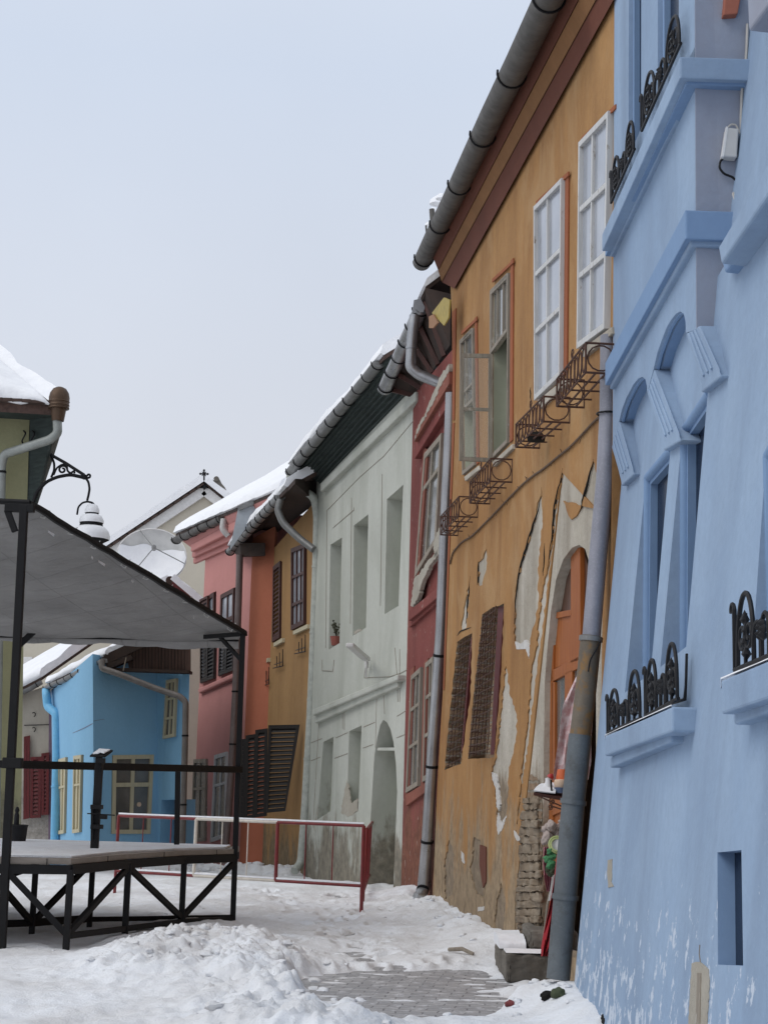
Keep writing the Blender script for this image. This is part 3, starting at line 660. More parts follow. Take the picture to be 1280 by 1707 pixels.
# painted surrounds round the upper windows
mb = MB()
for k, (dl, dt, dr) in {'W1': (4, 16, 3.5), 'W2': (4.5, 20, 4.5), 'W3': (0, 0, 5.5), 'W4': (0, 0, 0)}.items():
    a, b, c, d = win_up[k]
    if dr: mb = MB(); mb.prism(PO.q([(b[0], b[1] - dt), (b[0] + dr, b[1] - dt - dr), (c[0] + dr, c[1] - dr), c], .002), n * .014); build('window_surround', mb, M['orange_trim'], house)
    if dl and dt: mb = MB(); mb.prism(PO.q([(a[0] - dl * .3, a[1] - dt), (b[0] + dr, b[1] - dt - 2), (b[0] + dr, b[1] - dt + 3), (a[0] - dl * .3, a[1] - dt + 6)], .016), n * .014); build('window_surround', mb, M['orange_trim'], house)
    if k in ('W3', 'W4'): mb = MB(); mb.prism(PO.q([(a[0] - 2, a[1] - 9), (b[0] + 5, b[1] - 11), (b[0] + 5, b[1] - 4), (a[0] - 2, a[1] - 1)], .016), n * .014); build('window_surround', mb, M['orange_trim'], house)
mb = MB()
mb.prism(PO.q([(755, 520), (761, 514), (758, 700), (755, 700)], .003), n * .012)
mb.prism(PO.q([(755, 705), (758, 705), (741, 1150), (739, 1150)], .003), n * .01)
build('corner_strip', mb, M['orange_trim'], house)
mb = MB()
for q in ([(895, 668), (941, 630), (943, 640), (899, 682)], [(968, 582), (1018, 545), (1020, 556), (972, 596)], [(773, 795), (797, 776), (798, 783), (775, 802)], [(820, 770), (853, 740), (853, 748), (822, 778)]):
    mb = MB(); mb.prism(PO.q(q, .035), -n * .06); build('window_sill', mb, M['bare'], house, bevel=.006)
window(house, PO, win_up['W3'], .0, [.46], [.36, .655], .05, .045, M['whitewood'], M['glass_pale'], .05)
window(house, PO, win_up['W4'], .0, [.44], [.335, .655], .05, .045, M['whitewood'], M['glass_pale'], .05)
w2 = win_up['W2']; w1 = win_up['W1']
o = window(house, PO, [w2[0], w2[1], (851.5, 553), (822.6, 592)], -.02, [.36, .7], [], .05, .035, M['greywood'], M['glass_grey'], .05, label='weathered upper casement of an opened window')
window(house, PO, [w1[0], w1[1], (794, 668), (773.5, 690)], -.02, [.4], [.75], .05, .035, M['greywood'], M['glass_grey'], .05, label='weathered upper casement of an opened window')
mb = MB()
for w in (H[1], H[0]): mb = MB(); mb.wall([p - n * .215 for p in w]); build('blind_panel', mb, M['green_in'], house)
mb = MB()
for w in (w1, w2):
    mb = MB(); Q = PO.q(w, -.01); grid_frame(mb, Q, [], [], .05, .05, n * .04); build('window_frame', mb, M['greywood'], house)
# the casement swung open between the two unglazed windows
hp, hb = PO.at(821, 590, .03), PO.at(820.5, 766, .03)
lp = [PO.at(821, 590, .03), PO.at(820.5, 770, .03)]; ext = PO.h * .37
Q = [lp[0] + ext + V((0, 0, -.01)), lp[0], lp[1], lp[1] + ext]
mb = MB(); grid_frame(mb, Q, [], [.52], .045, .035, ou * .035); oc = build('open_casement', mb, M['greywood'], house, bevel=.004)
g = MB(); g.prism([bil(Q, .05, .03), bil(Q, .95, .03), bil(Q, .95, .97), bil(Q, .05, .97)], ou * .006); build('pane', g, M['clear'], oc)
# cornice: projecting coved bands
def band(P, l0, l1, r0, r1, o0, o1, mat, name, back=.02):
    """one moulding: lower edge l0->r0 at offset o0, upper edge l1->r1 at o1 (pixels)"""
    mb = MB(); L = [P.at(*l0, -back), P.at(*l0, o0), P.at(*l1, o1), P.at(*l1, o1) - P.n * (o1 + back)]; R_ = [P.at(*r0, -back), P.at(*r0, o0), P.at(*r1, o1), P.at(*r1, o1) - P.n * (o1 + back)]
    mb.loft(L, R_); return mb
for l0, l1, r0, r1, o0, o1, m_ in (((757, 481), (736, 470), (1030, -15), (1001, -15), .04, .08, 'brown'), ((736, 469), (730, 451), (1001, -16), (975, -20), .09, .16, 'tan'), ((730, 450), (722, 430), (974, -21), (935, -25), .17, .27, 'brown')):
    build('cornice', band(PO, l0, l1, r0, r1, o0, o1, M[m_], 'cornice'), M[m_], house)
gl, gr_ = PO.at(703, 436, .37), PO.at(925, -28, .37)
gutter(house, gl, gr_, .13, M['zinc_dark'], 1.9)
eb = MB(); eb.loft([PO.at(722, 428, .27), gl + V((0, 0, .02)), gl + V((0, 0, .07)), PO.at(722, 424, .20)], [PO.at(935, -27, .27), gr_ + V((0, 0, .02)), gr_ + V((0, 0, .07)), PO.at(935, -32, .20)]); build('soffit', eb, M['brown'], house)
roof(house, gl + V((0, 0, .10)) - PO.h * .05, gr_ + V((0, 0, .10)) - PO.h * .05, -PO.h, 4.0, 3.4, .12, 5, rag=.05, eave=.05)
mb = MB()
for px, py, r in ((728, 338, .10), (722, 352, .06), (714, 375, .05), (735, 330, .07)): mb = MB(); mb.lathe(PO.at(px, py, .37), [(0, -r * .6), (r, -r * .2), (r * .9, r * .4), (r * .4, r * .8), (0, r * .85)], 10); build('snow_clump', mb, M['roofsnow'], house, smooth=60)
mb = MB(); a_ = PO.at(722, 356, .46); mb.tube([a_ - V((0, 0, .16)), a_ + V((-.02, 0, .06))], .035, 8); a_ = PO.at(712, 388, .47); mb.tube([a_ - V((0, 0, .1)), a_ + V((-.02, 0, .10))], .012, 6); build('gutter_bracket', mb, M['zinc_dark'], house)
# barred ground floor windows
def cage(root, P, quad, off, nv, nh, r, rnd):
    mb = MB(); Q = P.q(quad, off)
    for i in range(nv):
        s = (i + .5) / nv; mb.tube([bil(Q, s, t / 8) + P.n * rnd.uniform(-.006, .006) for t in range(9)], r, 5)
    for j in range(nh):
        t = (j + .5) / nh; mb.tube([bil(Q, 0, t) - P.n * (off + .02), bil(Q, 0, t)] + [bil(Q, s / 5, t) + P.n * rnd.uniform(-.004, .008) for s in range(6)], r * .9, 5)
    return build('window_grille', mb, M['rust'], root)
cage(house, PO, [(804, 1028), (828, 1008), (815, 1255), (780, 1262)], .10, 6, 19, .0065, RND)
cage(house, PO, [(765, 1072), (786, 1058), (768, 1270), (744, 1282)],   .015, 4, 18, .0055, RND)
mb = MB(); mb.prism(PO.q([(830, 1010), (839.5, 1008), (823.5, 1258), (817, 1258)], -.06), -n * .05); build('window_frame', mb, M['redwood'], house); mb = MB(); mb.prism(PO.q([(784.5, 1063), (787, 1060), (771, 1250), (768, 1255)], -.03), -n * .05); build('window_frame', mb, M['redwood'], house)
# arched shop door
door_pts = PO.q(DOOR[:10] + [(980, 945), (983, 1000), (982, 1100), (968, 1300), (954, 1450), (942, 1586)], -.105)
mb = MB(); mb.wall(PO.q([(960, 905), (1010, 905), (1010, 1605), (930, 1605)], -.7)); build('joint_masonry', mb, M['stone'], house)
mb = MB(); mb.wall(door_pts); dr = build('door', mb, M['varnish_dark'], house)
mb = MB()
for q in ([(900, 1582), (904, 1137), (912, 1030), (924, 960), (930, 962), (923, 1020), (921, 1137), (919, 1582)], [(951, 912), (966, 906), (967, 1100), (950, 1106)], [(918, 1118), (981, 1085), (981, 1105), (918, 1137)], [(919, 1137), (924, 1137), (924, 1340), (919, 1340)], [(941, 1122), (953, 1116), (950, 1330), (938, 1338)], [(919, 1332), (962, 1312), (960, 1342), (919, 1360)], [(921, 1022), (952, 1016), (952, 1026), (921, 1032)], [(918, 1530), (944, 1530), (940, 1582), (918, 1582)]):
    mb.prism(PO.q(q, -.066), -n * .04)
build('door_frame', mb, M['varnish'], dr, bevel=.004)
mb = MB(); mb.prism(PO.q([(922, 1032), (951, 1026), (951, 1102), (922, 1115)], -.085), -n * .02); build('door_panel', mb, M['varnish'], dr); mb = MB(); mb.prism(PO.q([(920, 1362), (958, 1343), (944, 1530), (919, 1530)], -.085), -n * .02); build('door_panel', mb, M['varnish'], dr)
mb = MB(); mb.prism(PO.q([(924, 1137), (980, 1107), (964, 1312), (923, 1335)], -.09), -n * .01); build('pane', mb, M['glass_grey'], dr)
mb = MB()
for i in range(40):
    t = i / 39; y = 1560 - t * 560; x = 899.5 + t * 10 + (max(0, t - .8) * 20); mb.box(PO.at(x + RND.uniform(-1.4, 1.4), y, -.045), .06 * RND.uniform(.4, 1), .05 * RND.uniform(.4, 1), .09 * RND.uniform(.4, 1.2))
build('crumbling_jamb', mb, M['orange_trim'], house, bevel=.01)
# wall plaque slots low in the wall
mb = MB(); mb.prism(PO.q([(801, 1408), (811, 1412), (811, 1470), (806, 1480), (800, 1440)], .003), n * .01); build('plaster_patch', mb, M['brown'], house)
# iron flower racks under the upper windows
def flower_rack(Pp, near, far, proj, h, label, dark=False):
    N0 = Pp.at(*near); F0 = Pp.at(*far); u = (N0 - F0); L = u.length; u = u / L; w = Pp.h
    t = thing('flower_rack', label, 'flower rack', F0, 'rusty iron flower racks under the orange house windows')
    f = MB(); r = .009; dz = V((0, 0, -h)); A, B = F0 + w * proj, N0 + w * proj
    for p, q in ((F0, A), (N0, B), (A, B), (F0 + dz, A + dz), (N0 + dz, B + dz), (A + dz, B + dz), (A, A + dz), (B, B + dz), (F0, F0 + dz), (N0, N0 + dz)): f.tube([p, q], r, 6)
    build('frame', f, M['rust'], t)
    f = MB()
    for k in (.33, .66): f.tube([F0 + dz + w * proj * k, N0 + dz + w * proj * k], r, 5)
    for k in (.25, .5, .75): f.tube([lerp(F0, N0, k) + dz, lerp(A, B, k) + dz], r * .9, 5)
    build('bottom_bars', f, M['rust'], t)
    f = MB(); k = 8
    for i in range(k):
        c = lerp(A, B, (i + .5) / k) + dz * .5; rx, rz = L / k * .44, h * .43
        if i == k // 2: rx *= 1.1; rz *= 1.25
        f.tube([c + u * (rx * math.cos(a)) + V((0, 0, rz * math.sin(a))) for a in [2 * math.pi * j / 14 for j in range(14)]], r * .75, 5, closed=True)
    for e0, e1 in ((F0, A), (N0, B)):
        c = (e0 + e1) / 2 + dz * .5; f.tube([c + w * (proj * .44 * math.cos(a)) + V((0, 0, h * .43 * math.sin(a))) for a in [2 * math.pi * j / 14 for j in range(14)]], r * .75, 5, closed=True)
    f.tube(scroll(lerp(A, B, .55) + V((0, 0, .04)), u, ZU, .05, 1.2), r * .6, 5)
    build('scrolls', f, M['rust'], t); return t
flower_rack(PO, (797, 829), (764, 862), .23, .24, 'small rusty iron flower rack farthest along the orange house, beside the steel downpipe')
flower_rack(PO, (854, 766), (817, 805), .23, .24, 'rusty iron flower rack under the open casement window of the orange house')
flower_rack(PO, (950, 663), (900, 709), .23, .22, 'rusty iron flower rack below the white window with an empty tray and dark clod')
flower_rack(PO, (1026, 574), (974, 634), .23, .23, 'rusty iron flower rack nearest the pale blue house, under the last white window')
t_ = MB(); c_ = PO.at(893, 737, .12); t_.lathe(c_, [(0, 0), (.08, .01), (.09, .05), (.05, .09), (0, .10)], 10); tag(build('soil_clod', t_, M['dark'], loc=c_, smooth=50), 'dark clod of soil lying in a rusty flower rack', 'soil')
# cable looping along the facade
mb = MB(); pth = [(750, 940), (754, 922), (768, 904), (785, 895), (800, 880), (822, 858), (836, 843), (856, 822), (872, 806), (888, 793), (905, 782), (925, 765), (950, 745), (972, 722), (990, 702), (1009, 686)]
pp = PO.q(pth, .015); mb.tube(curve(pp, 3), .011, 6)
for i in range(26):
    c = lerp(pp[1 + i * 13 // 26], pp[2 + i * 13 // 26], RND.random()); mb.tube([c, c + V((-.02, RND.uniform(-.05, .05), RND.uniform(-.08, .05)))], .004, 4)
tag(build('wall_cable', mb, M['cabledark'], loc=pp[0]), 'sagging dark cable strung across the orange house wall', 'cable')
# ---------------------------------------------------------------- big downpipe at the corner with the pale blue house
YP = 12.02
pipe_t = thing('corner_downpipe', 'thick patched grey zinc downpipe between the orange and pale blue houses', 'downpipe', atY(928, 1630, YP))
top = [atY(1015, 560, YP), atY(1013.5, 690, YP), atY(1008, 800, YP), atY(996, 930, YP), atY(985, 1066, YP)]
downpipe(pipe_t, top, .068, M['pipe_up'], (), False, 'upper_section')
downpipe(pipe_t, [atY(985, 1060, YP), atY(976, 1150, YP), atY(966, 1232, YP)], .078, M['pipe_rust'], (.03,), False, 'rusty_section', M['zinc'])
downpipe(pipe_t, [atY(967, 1225, YP), atY(955, 1340, YP), atY(943, 1480, YP), atY(930, 1632, YP)], .085, M['pipe_low'], (.28, .67), False, 'lower_section', M['pipe_low'])
mb = MB(); a_ = atY(1012, 690, YP); mb.tube([a_ + V((0, 0, 0)) + V((math.cos(q) * .08, math.sin(q) * .08, 0)) for q in [2 * math.pi * k / 16 for k in range(16)]], .008, 5, closed=True); build('pipe_clip', mb, M['iron'], pipe_t)
mb = MB(); mb.tube(curve([atY(1000, 1068, YP - .1), atY(995, 1080, YP - .1), atY(983, 1100, YP - .11), atY(980, 1120, YP - .11)]), .006, 5); build('tie_wire', mb, M['iron'], pipe_t)
# ---------------------------------------------------------------- goods by the door
stp = gz(868, 1640)
s_t = thing('door_step', 'wet grey stone doorstep with snow on its edge before the arched door', 'doorstep', PO.pt(0, 0))
mb = MB(); a_ = PO.at(905, 1596); b_ = PO.at(838, 1590)
sa, sb = PO.pt((a_ - PO.o).dot(PO.u), 0), PO.pt((b_ - PO.o).dot(PO.u), 0); ua = (sb - sa).normalized()
d0, d1 = gz(905, 1640), None
c0 = gz(843, 1640); c1_ = gz(826, 1588)
fr0 = c0; bk0 = c1_; wv = V((.62, .04, 0))
mb.prism([c0, c0 + V((.62, .06, 0)), c0 + V((.62, 1.2, 0)), c0 + V((-.02, 1.1, 0)), ], V((0, 0, .24))); rough(build('step_block', mb, M['stone'], s_t, bevel=.03), 5, .06, .16)
mb = MB(); c2 = c0 + V((.22, .35, .24)); mb.prism([c2, c2 + V((.42, .02, 0)), c2 + V((.42, .8, 0)), c2 + V((0, .8, 0))], V((0, 0, .17))); rough(build('upper_step', mb, M['stone'], s_t, bevel=.03), 5, .05, .14)
z_ = V((0, 0, .245)); blanket(s_t, c0 + V((-.03, .38, .0)) + z_, c0 + V((.20, .38, 0)) + z_, c0 + V((.20, 1.12, 0)) + z_, c0 + V((-.03, 1.1, 0)) + z_, .10, 10, 16, 4, rag=.04, taper=.3)
blanket(s_t, c0 + V((0, .02, 0)) + z_, c0 + V((.6, .05, 0)) + z_, c0 + V((.6, .30, 0)) + z_, c0 + V((0, .3, 0)) + z_, .018, 12, 6, 6, rag=.0)
# shelf bracket with painted pots
ps = PO.at(945, 1320, .02); sh = thing('wall_shelf', 'small dark iron shelf with scroll brackets beside the arched door', 'shelf', ps)
YS = ps.y
def S(x, y, dy=0.0): return atY(x, y, 13.05 + dy)
mb = MB(); mb.loft([S(889, 1321), S(960, 1334), S(960, 1339), S(889, 1326)], [S(911, 1309, .28), S(965, 1318, .28), S(965, 1323, .28), S(911, 1314, .28)]); build('board', mb, M['brownwood'], sh, bevel=.003)
mb = MB()
mb.tube([S(895, 1326), S(945, 1348)], .006, 5); mb.tube(scroll(S(920, 1336), V((1, 0, 0)), ZU, .028, 1.5, 1), .005, 5); mb.tube(scroll(S(917, 1345), V((1, 0, 0)), ZU, .022, 1.5, 4), .005, 5); mb.tube([S(917, 1343), S(945, 1352)], .006, 5)
build('scroll_bracket', mb, M['rust'], sh)
blanket(sh, S(889, 1320, .01), S(925, 1324, .01), S(930, 1314, .25), S(911, 1308, .25), .035, 10, 6, 9, rag=.02)
def pot(name, label, cat, c, prof, mat, ax=ZU): 
    b = MB(); b.lathe(c, prof, 20, ax); return tag(build(name, b, mat, loc=c, smooth=40), label, cat)
cpx = 12.9 / 2700
def pixr(p): return p * 13.05 / 2700
pot('clay_pot', 'orange glazed pot upside down on top of the shelf pile', 'pot', S(938, 1302, .1), [(0, 0), (pixr(11), 0), (pixr(12), pixr(5)), (pixr(9.5), pixr(19)), (0, pixr(19.5))], M['orangeclay'])
pot('cream_pot', 'round cream pot lying under the orange pot on the shelf', 'pot', S(935, 1313, .08), [(0, -pixr(3)), (pixr(9), -pixr(1)), (pixr(12.5), pixr(6)), (pixr(11), pixr(13)), (0, pixr(15))], M['creamclay'])
pot('blue_bowl', 'dark blue bowl at the bottom of the shelf pile', 'bowl', S(935, 1322, .06), [(0, 0), (pixr(9), 0), (pixr(12), pixr(9)), (0, pixr(9.2))], M['blueclay'])
fg = thing('painted_figurine', 'white figurine with a red cap standing at the shelf edge', 'figurine', S(913, 1318, .1))
mb = MB(); mb.lathe(S(913, 1318, .1), [(0, 0), (pixr(8), 0), (pixr(7), pixr(8)), (pixr(4.5), pixr(16)), (pixr(5), pixr(20)), (0, pixr(22))], 14); build('body', mb, M['whiteclay'], fg, smooth=40)
mb = MB(); mb.lathe(S(916, 1297, .1), [(0, 0), (pixr(6), 0), (pixr(5), pixr(5)), (0, pixr(9))], 12, V((.5, 0, .8))); build('cap', mb, M['redclay'], fg, smooth=40)
mb = MB(); mb.tube([S(919, 1319, .02), S(918, 1300, .02)], pixr(1.6), 6); build('stripe', mb, M['dark'], fg)
# lace bag and market goods hanging at the doorway
def cloth(name, label, cat, quad_rows, Y, mat, amp=.02, th=.006, seed=1, dy=0.0):
    """rows of (xl, xr, y) pixels -> a hanging folded cloth with thickness"""
    b = MB(); nc = 12; rr = random.Random(seed); ph = rr.random() * 6; rows = []
    fine = []
    for i in range(len(quad_rows) - 1):
        for k in range(4): fine.append([quad_rows[i][j] + (quad_rows[i + 1][j] - quad_rows[i][j]) * k / 4 for j in range(3)])
    fine.append(list(quad_rows[-1]))
    for i, (xl, xr, y) in enumerate(fine):
        rows.append([atY(xl + (xr - xl) * k / nc, y, Y + amp * math.sin(k * 1.7 + ph + i * .25) + amp * .5 * math.sin(k * 3.1 + i * .6)) for k in range(nc + 1)])
    m = len(rows); vs = [p for r in rows for p in r] + [p + V((0, th, 0)) for r in rows for p in r]; w = nc + 1; N = m * w
    fs = [(i * w + k, i * w + k + 1, (i + 1) * w + k + 1, (i + 1) * w + k) for i in range(m - 1) for k in range(nc)] + [(N + (i + 1) * w + k, N + (i + 1) * w + k + 1, N + i * w + k + 1, N + i * w + k) for i in range(m - 1) for k in range(nc)]
    rim = [k for k in range(w)] + [i * w + nc for i in range(1, m)] + [(m - 1) * w + k for k in range(nc - 1, -1, -1)] + [i * w for i in range(m - 2, 0, -1)]
    fs += [(rim[k], N + rim[k], N + rim[(k + 1) % len(rim)], rim[(k + 1) % len(rim)]) for k in range(len(rim))]
    b.add(vs, fs); return tag(build(name, b, mat, loc=rows[0][0], smooth=60), label, cat)
cloth('lace_curtain', 'pale pink lace cloth hung across the arched doorway', 'cloth', [(960, 990, 1128), (945, 990, 1160), (938, 990, 1176), (931, 985, 1230), (925, 985, 1270), (921, 980, 1300)], 13.42, M['lace'], .02, .004, 3)
cloth('red_cloth', 'long red cloth draped down beside the big downpipe', 'cloth', [(928, 936, 1425), (923, 938, 1470), (915, 936, 1515), (906, 932, 1555), (902, 926, 1578), (902, 914, 1594)], 12.3, M['redcloth'], .03, .02, 5)
def lumps(name, label, cat, pts, mat, Y, seed):
    b = MB(); rr = random.Random(seed)
    for x, y, r in pts:
        c = atY(x, y, Y + rr.uniform(-.04, .06)); q = r * Y / 2700
        b.lathe(c, [(0, -q), (q * .7, -q * .7), (q, 0), (q * .75, q * .65), (0, q)], 9, V((rr.uniform(-.6, .6), rr.uniform(-.6, .6), 1)))
    return tag(rough(build(name, b, mat, loc=atY(pts[0][0], pts[0][1], Y), smooth=50), 2, .035, .03), label, cat)
M['patterned'] = plaster('patterned_fabric', (.38, .30, .27), (.14, .09, .08), (.5, .44, .4), .9, big=14, bump=.3)
lumps('fabric_bundle', 'bunched patterned fabric hanging above the green wreath', 'fabric', [(910, 1382, 8), (918, 1376, 9), (926, 1384, 9), (934, 1378, 8), (913, 1394, 9), (922, 1396, 9), (932, 1392, 8), (937, 1368, 7), (909, 1402, 7)], M['patterned'], 12.75, 2)
mb = MB(); c_ = atY(928, 1408, 12.6); 
for k, r_ in ((0, 13), (1, 10)): mb.tube([c_ + V((0, -.01 * k, 0)) + V((math.cos(a) * r_ * 12.6 / 2700, .02 * math.sin(a), math.sin(a) * r_ * 12.6 / 2700)) for a in [2 * math.pi * j / 20 for j in range(20)]], .007, 6, closed=True)
tag(build('ring_wreath', mb, plain('lime_ring_paint', (.45, .52, .22), .5), loc=c_), 'pale lime ring wreath hanging beside the downpipe', 'wreath')
mb = MB(); mb.lathe(c_ + V((.01, .01, 0)), [(0, -.006), (.035, -.006), (.048, .004), (0, .004)], 18, V((-.3, -1, .1))); tag(build('white_plate', mb, M['whiteclay'], loc=c_, smooth=40), 'small white plate inside the lime ring', 'plate')
lumps('green_yarn', 'bright green wool hanks under the ring wreath', 'wool', [(917, 1420, 7), (921, 1428, 6), (913, 1432, 7), (920, 1438, 6), (916, 1444, 6)], M['greencloth'], 12.62, 4)
lumps('dark_wool', 'dark green bundle hanging under the bright green wool', 'wool', [(914, 1448, 6), (917, 1455, 6), (921, 1450, 5)], M['moss'], 12.64, 5)
cloth('pink_scarf', 'faded pink scarf hanging against the door frame', 'scarf', [(906, 916, 1412), (905, 917, 1440), (907, 919, 1465), (911, 919, 1486)], 12.8, plain('faded_pink_cloth', (.40, .14, .17), .9, .4), .02, .006, 8)
mb = MB(); mb.tube([atY(926, 1440, 12.8), atY(912, 1510, 12.85), atY(903, 1590, 12.9)], .010, 8); tag(build('broom_stick', mb, M['greywood'], loc=atY(901, 1600, 12.65)), 'grey wooden pole leaning beside the red cloth', 'pole')
mb = MB(); mb.prism([atY(922, 1448, 12.75), atY(928, 1448, 12.75), atY(921, 1500, 12.78), atY(914, 1502, 12.78)], V((0, .02, 0))); tag(build('white_board', mb, M['white'], loc=atY(920, 1500, 12.58)), 'narrow white strip standing behind the red cloth', 'board')
def gs(px, py, dz=0.0):
    z = .1
    for _ in range(12): p = gz(px, py, z); z = .5 * z + .5 * (float(snow_h(np.array([p.x]), np.array([p.y]))[0]) + dz)
    return gz(px, py, z)
# bits lying in the snow at the foot of the downpipe
def rock(name, label, cat, c, r, mat, seed, flat=.7):
    bm = bmesh.new(); bmesh.ops.create_icosphere(bm, subdivisions=3, radius=1)
    rr = random.Random(seed); o3 = V((rr.random() * 9, rr.random() * 9, 0))
    for v in bm.verts:
        k = 1 + .5 * (float(fbm(np.array(v.co.x * 1.7 + o3.x), np.array(v.co.y * 1.7 + v.co.z * 1.3 + o3.y), 3, seed)) - .5) * 2
        v.co = V((v.co.x * r * k, v.co.y * r * k, v.co.z * r * k * flat))
    me = bpy.data.meshes.new(name); bm.to_mesh(me); bm.free(); me.shade_smooth(); o = link(name, me, mat, None); o.location = c; return tag(o, label, cat)
rock('mossy_rock', 'mossy green rock half buried in snow by the downpipe foot', 'rock', gs(931, 1656, .02), .05, M['moss'], 3)
rock('dark_rock', 'dark wet stone poking from the snow beside the mossy rock', 'rock', gs(911, 1660, .02), .05, M['dark'], 5)
rock('corner_rubble', 'dark rubble behind the downpipe foot at the blue wall corner', 'rubble', gs(948, 1622, .03), .09, M['moss'], 8)
rock('brick_fragment', 'broken red brick lying on the snow edge of the cleared patch', 'brick', gs(850, 1673, .012), .04, plain('broken_red_brick', (.20, .045, .045), .9), 11, .55)
rock('black_stone', 'black stone at the foot of the pale blue wall', 'rock', gs(1016, 1700, .02), .06, M['dark'], 12, .6)
mb = MB(); a_ = gs(748, 1583, .02); mb.tube([a_, a_ + V((.12, -.1, .02)), a_ + V((.22, -.16, -.02))], .02, 6); tag(build('wood_scrap', mb, M['greywood'], loc=a_), 'grey scrap of wood lying in the snow before the orange wall', 'scrap')

# ================================================================ PALE BLUE HOUSE (battered wall, corbelled oriel)
YB = 11.9
bA, bT = atY(960, 1605, YB), atY(1036, 798, YB)
bu = ray(595, 1309); bu.z = 0; bu = -bu.normalized()                # along the wall towards the camera
PM = Pl(bA, bu, bT - bA)                                            # main wall, leaning back
oO = atY(1021, 640, YB); PV = Pl(oO, bu)                            # front plane of the oriel, plumb
if PM.u.dot(bu) < 0: PM.u = -PM.u
bh = thing('pale_blue_house', 'pale blue house with an oriel on corbels over two tall recessed windows', 'house', V((bA.x, bA.y, 0)))
mn, ov = PM.n, PV.n
def Mq(p, off=0): return PM.q(p, off)
up_ = PM.v; top_k = 12.0
W1 = [(1076, 796), (1117, 748), (1084, 1122), (1041, 1155)]; W2 = [(1137, 718), (1179, 655), (1143, 1078), (1100, 1112)]
W3 = [(1276, 760), (1310, 700), (1290, 1010), (1256, 1046)]
NI = [(1195, 1421), (1235, 1417), (1238, 1610), (1196, 1608)]
YC = (lambda P: P.y)(PV.at(1159, 430)); PM2 = Pl(atY(1204, 480, YC), bu, atY(1244, 90, YC) - atY(1204, 480, YC)); mk = (PM.at(1205, 448) - PM.o).dot(PM.v)
farL = PM.o - up_ * .7; R0 = PM.o + PM.u * 9.2
outer = [farL, R0 - up_ * .7, R0 + up_ * mk, PM.o + up_ * mk]
back = V((-PM.h.x, -PM.h.y, 0))
mb = MB(); mb.wall(outer, [Mq(W1), Mq(W2), Mq(W3), Mq(NI)], back * 6, [back * .5, back * .5, back * .6, None])
nq = Mq(NI); nr = MB()
for i in range(4): nr.add([nq[i], nq[(i + 1) % 4], nq[(i + 1) % 4] + back * .16, nq[i] + back * .16], [(0, 1, 2, 3)])
build('niche_reveal', nr, M['blue_trim'], bh)
w0, w1_ = PM.o + up_ * mk, R0 + up_ * mk; k0 = (w0 - PM2.o).dot(PM2.u); kz = (PM2.at(1205, 440) - PM2.o).dot(PM2.v); s0 = (PM.o - PM2.o).dot(PM2.u)
q = [PM2.pt(s0, kz - .02), PM2.pt(s0 + 9.2, kz - .02), PM2.pt(s0 + 9.2, kz + 8), PM2.pt(s0, kz + 8)]
mb.wall(q, (), back * 5); mb.add([w0, w1_, q[1], q[0]], [(0, 1, 2, 3)])
build('wall', mb, M['blue'], bh)
# plumb glazing set in the leaning wall
def plumb_window(quad, cols=()):
    Q = Mq(quad); d0 = .07
    A = [Q[0] + back * d0, Q[1] + back * d0]; h0 = Q[0].z - Q[3].z
    A += [V((A[1].x, A[1].y, Q[2].z)), V((A[0].x, A[0].y, Q[3].z))]
    A[2] += PM.u * ((Q[2] - A[2]).dot(PM.u)); A[3] += PM.u * ((Q[3] - A[3]).dot(PM.u))
    f = MB(); grid_frame(f, A, [], [], .06, .06, -back * .05); o = build('window', f, M['blue_trim'], bh, bevel=.012)
    g = MB(); g.prism([bil(A, .02, .01), bil(A, .98, .01), bil(A, .98, .99), bil(A, .02, .99)], back * .01); build('pane', g, M['glass_blue'], o)
    r = MB(); r.tube([lerp(A[3], A[0], -.0) - back * .05 + PM.u * .0, A[0] - back * .05], .035, 12); r.tube([A[0] - back * .05, A[1] - back * .05], .035, 12); build('frame_moulding', r, M['blue_trim'], o, smooth=40)
plumb_window(W1); plumb_window(W2); plumb_window(W3)
g = MB(); g.wall([p + back * .08 for p in Mq(NI)]); build('niche_pane', g, M['glass_blue'], bh)
lumps_ = MB(); c_ = Mq([(1233, 1609)])[0] + back * .07; lumps_.lathe(c_, [(0, 0), (.035, 0), (.03, .04), (0, .07)], 10); build('snow_layer', lumps_, M['roofsnow'], bh, smooth=50)
# sills
def sill(pts_front, o, h_drop, name='window_sill', ret=.25):
    mb = MB(); a, b = PM.q(pts_front[:2], o); d = V((0, 0, -h_drop)); w = -PM.h * (o + ret)
    mb.loft([a, a + d, a + d + w, a + w], [b, b + d, b + d + w, b + w]); return build(name, mb, M['blue'], bh, bevel=.012)
sill([(1008, 1227), (1119, 1178)], .13, .13)
sill([(1016, 1262), (1117, 1215)], .075, .07)
sill([(1201, 1134), (1330, 1080)], .15, .15)
sill([(1222, 1178), (1330, 1135)], .08, .08)
mb = MB(); a, b = PM.q([(1008, 1226.5), (1119, 1177.5)], .12); c, d = PM.q([(1008, 1226), (1119, 1177)], .0)
blanket(bh, a + V((0, 0, .001)), b + V((0, 0, .001)), V((d.x, d.y, b.z)), V((c.x, c.y, a.z)), .010, 30, 5, 12, rag=.0, taper=.03)
a, b = PM.q([(1201, 1133.5), (1330, 1079.5)], .14); c, d = PM.q([(1201, 1133), (1330, 1079)], .0)
blanket(bh, a, b, V((d.x, d.y, b.z)), V((c.x, c.y, a.z)), .012, 30, 5, 13, rag=.0, taper=.03)
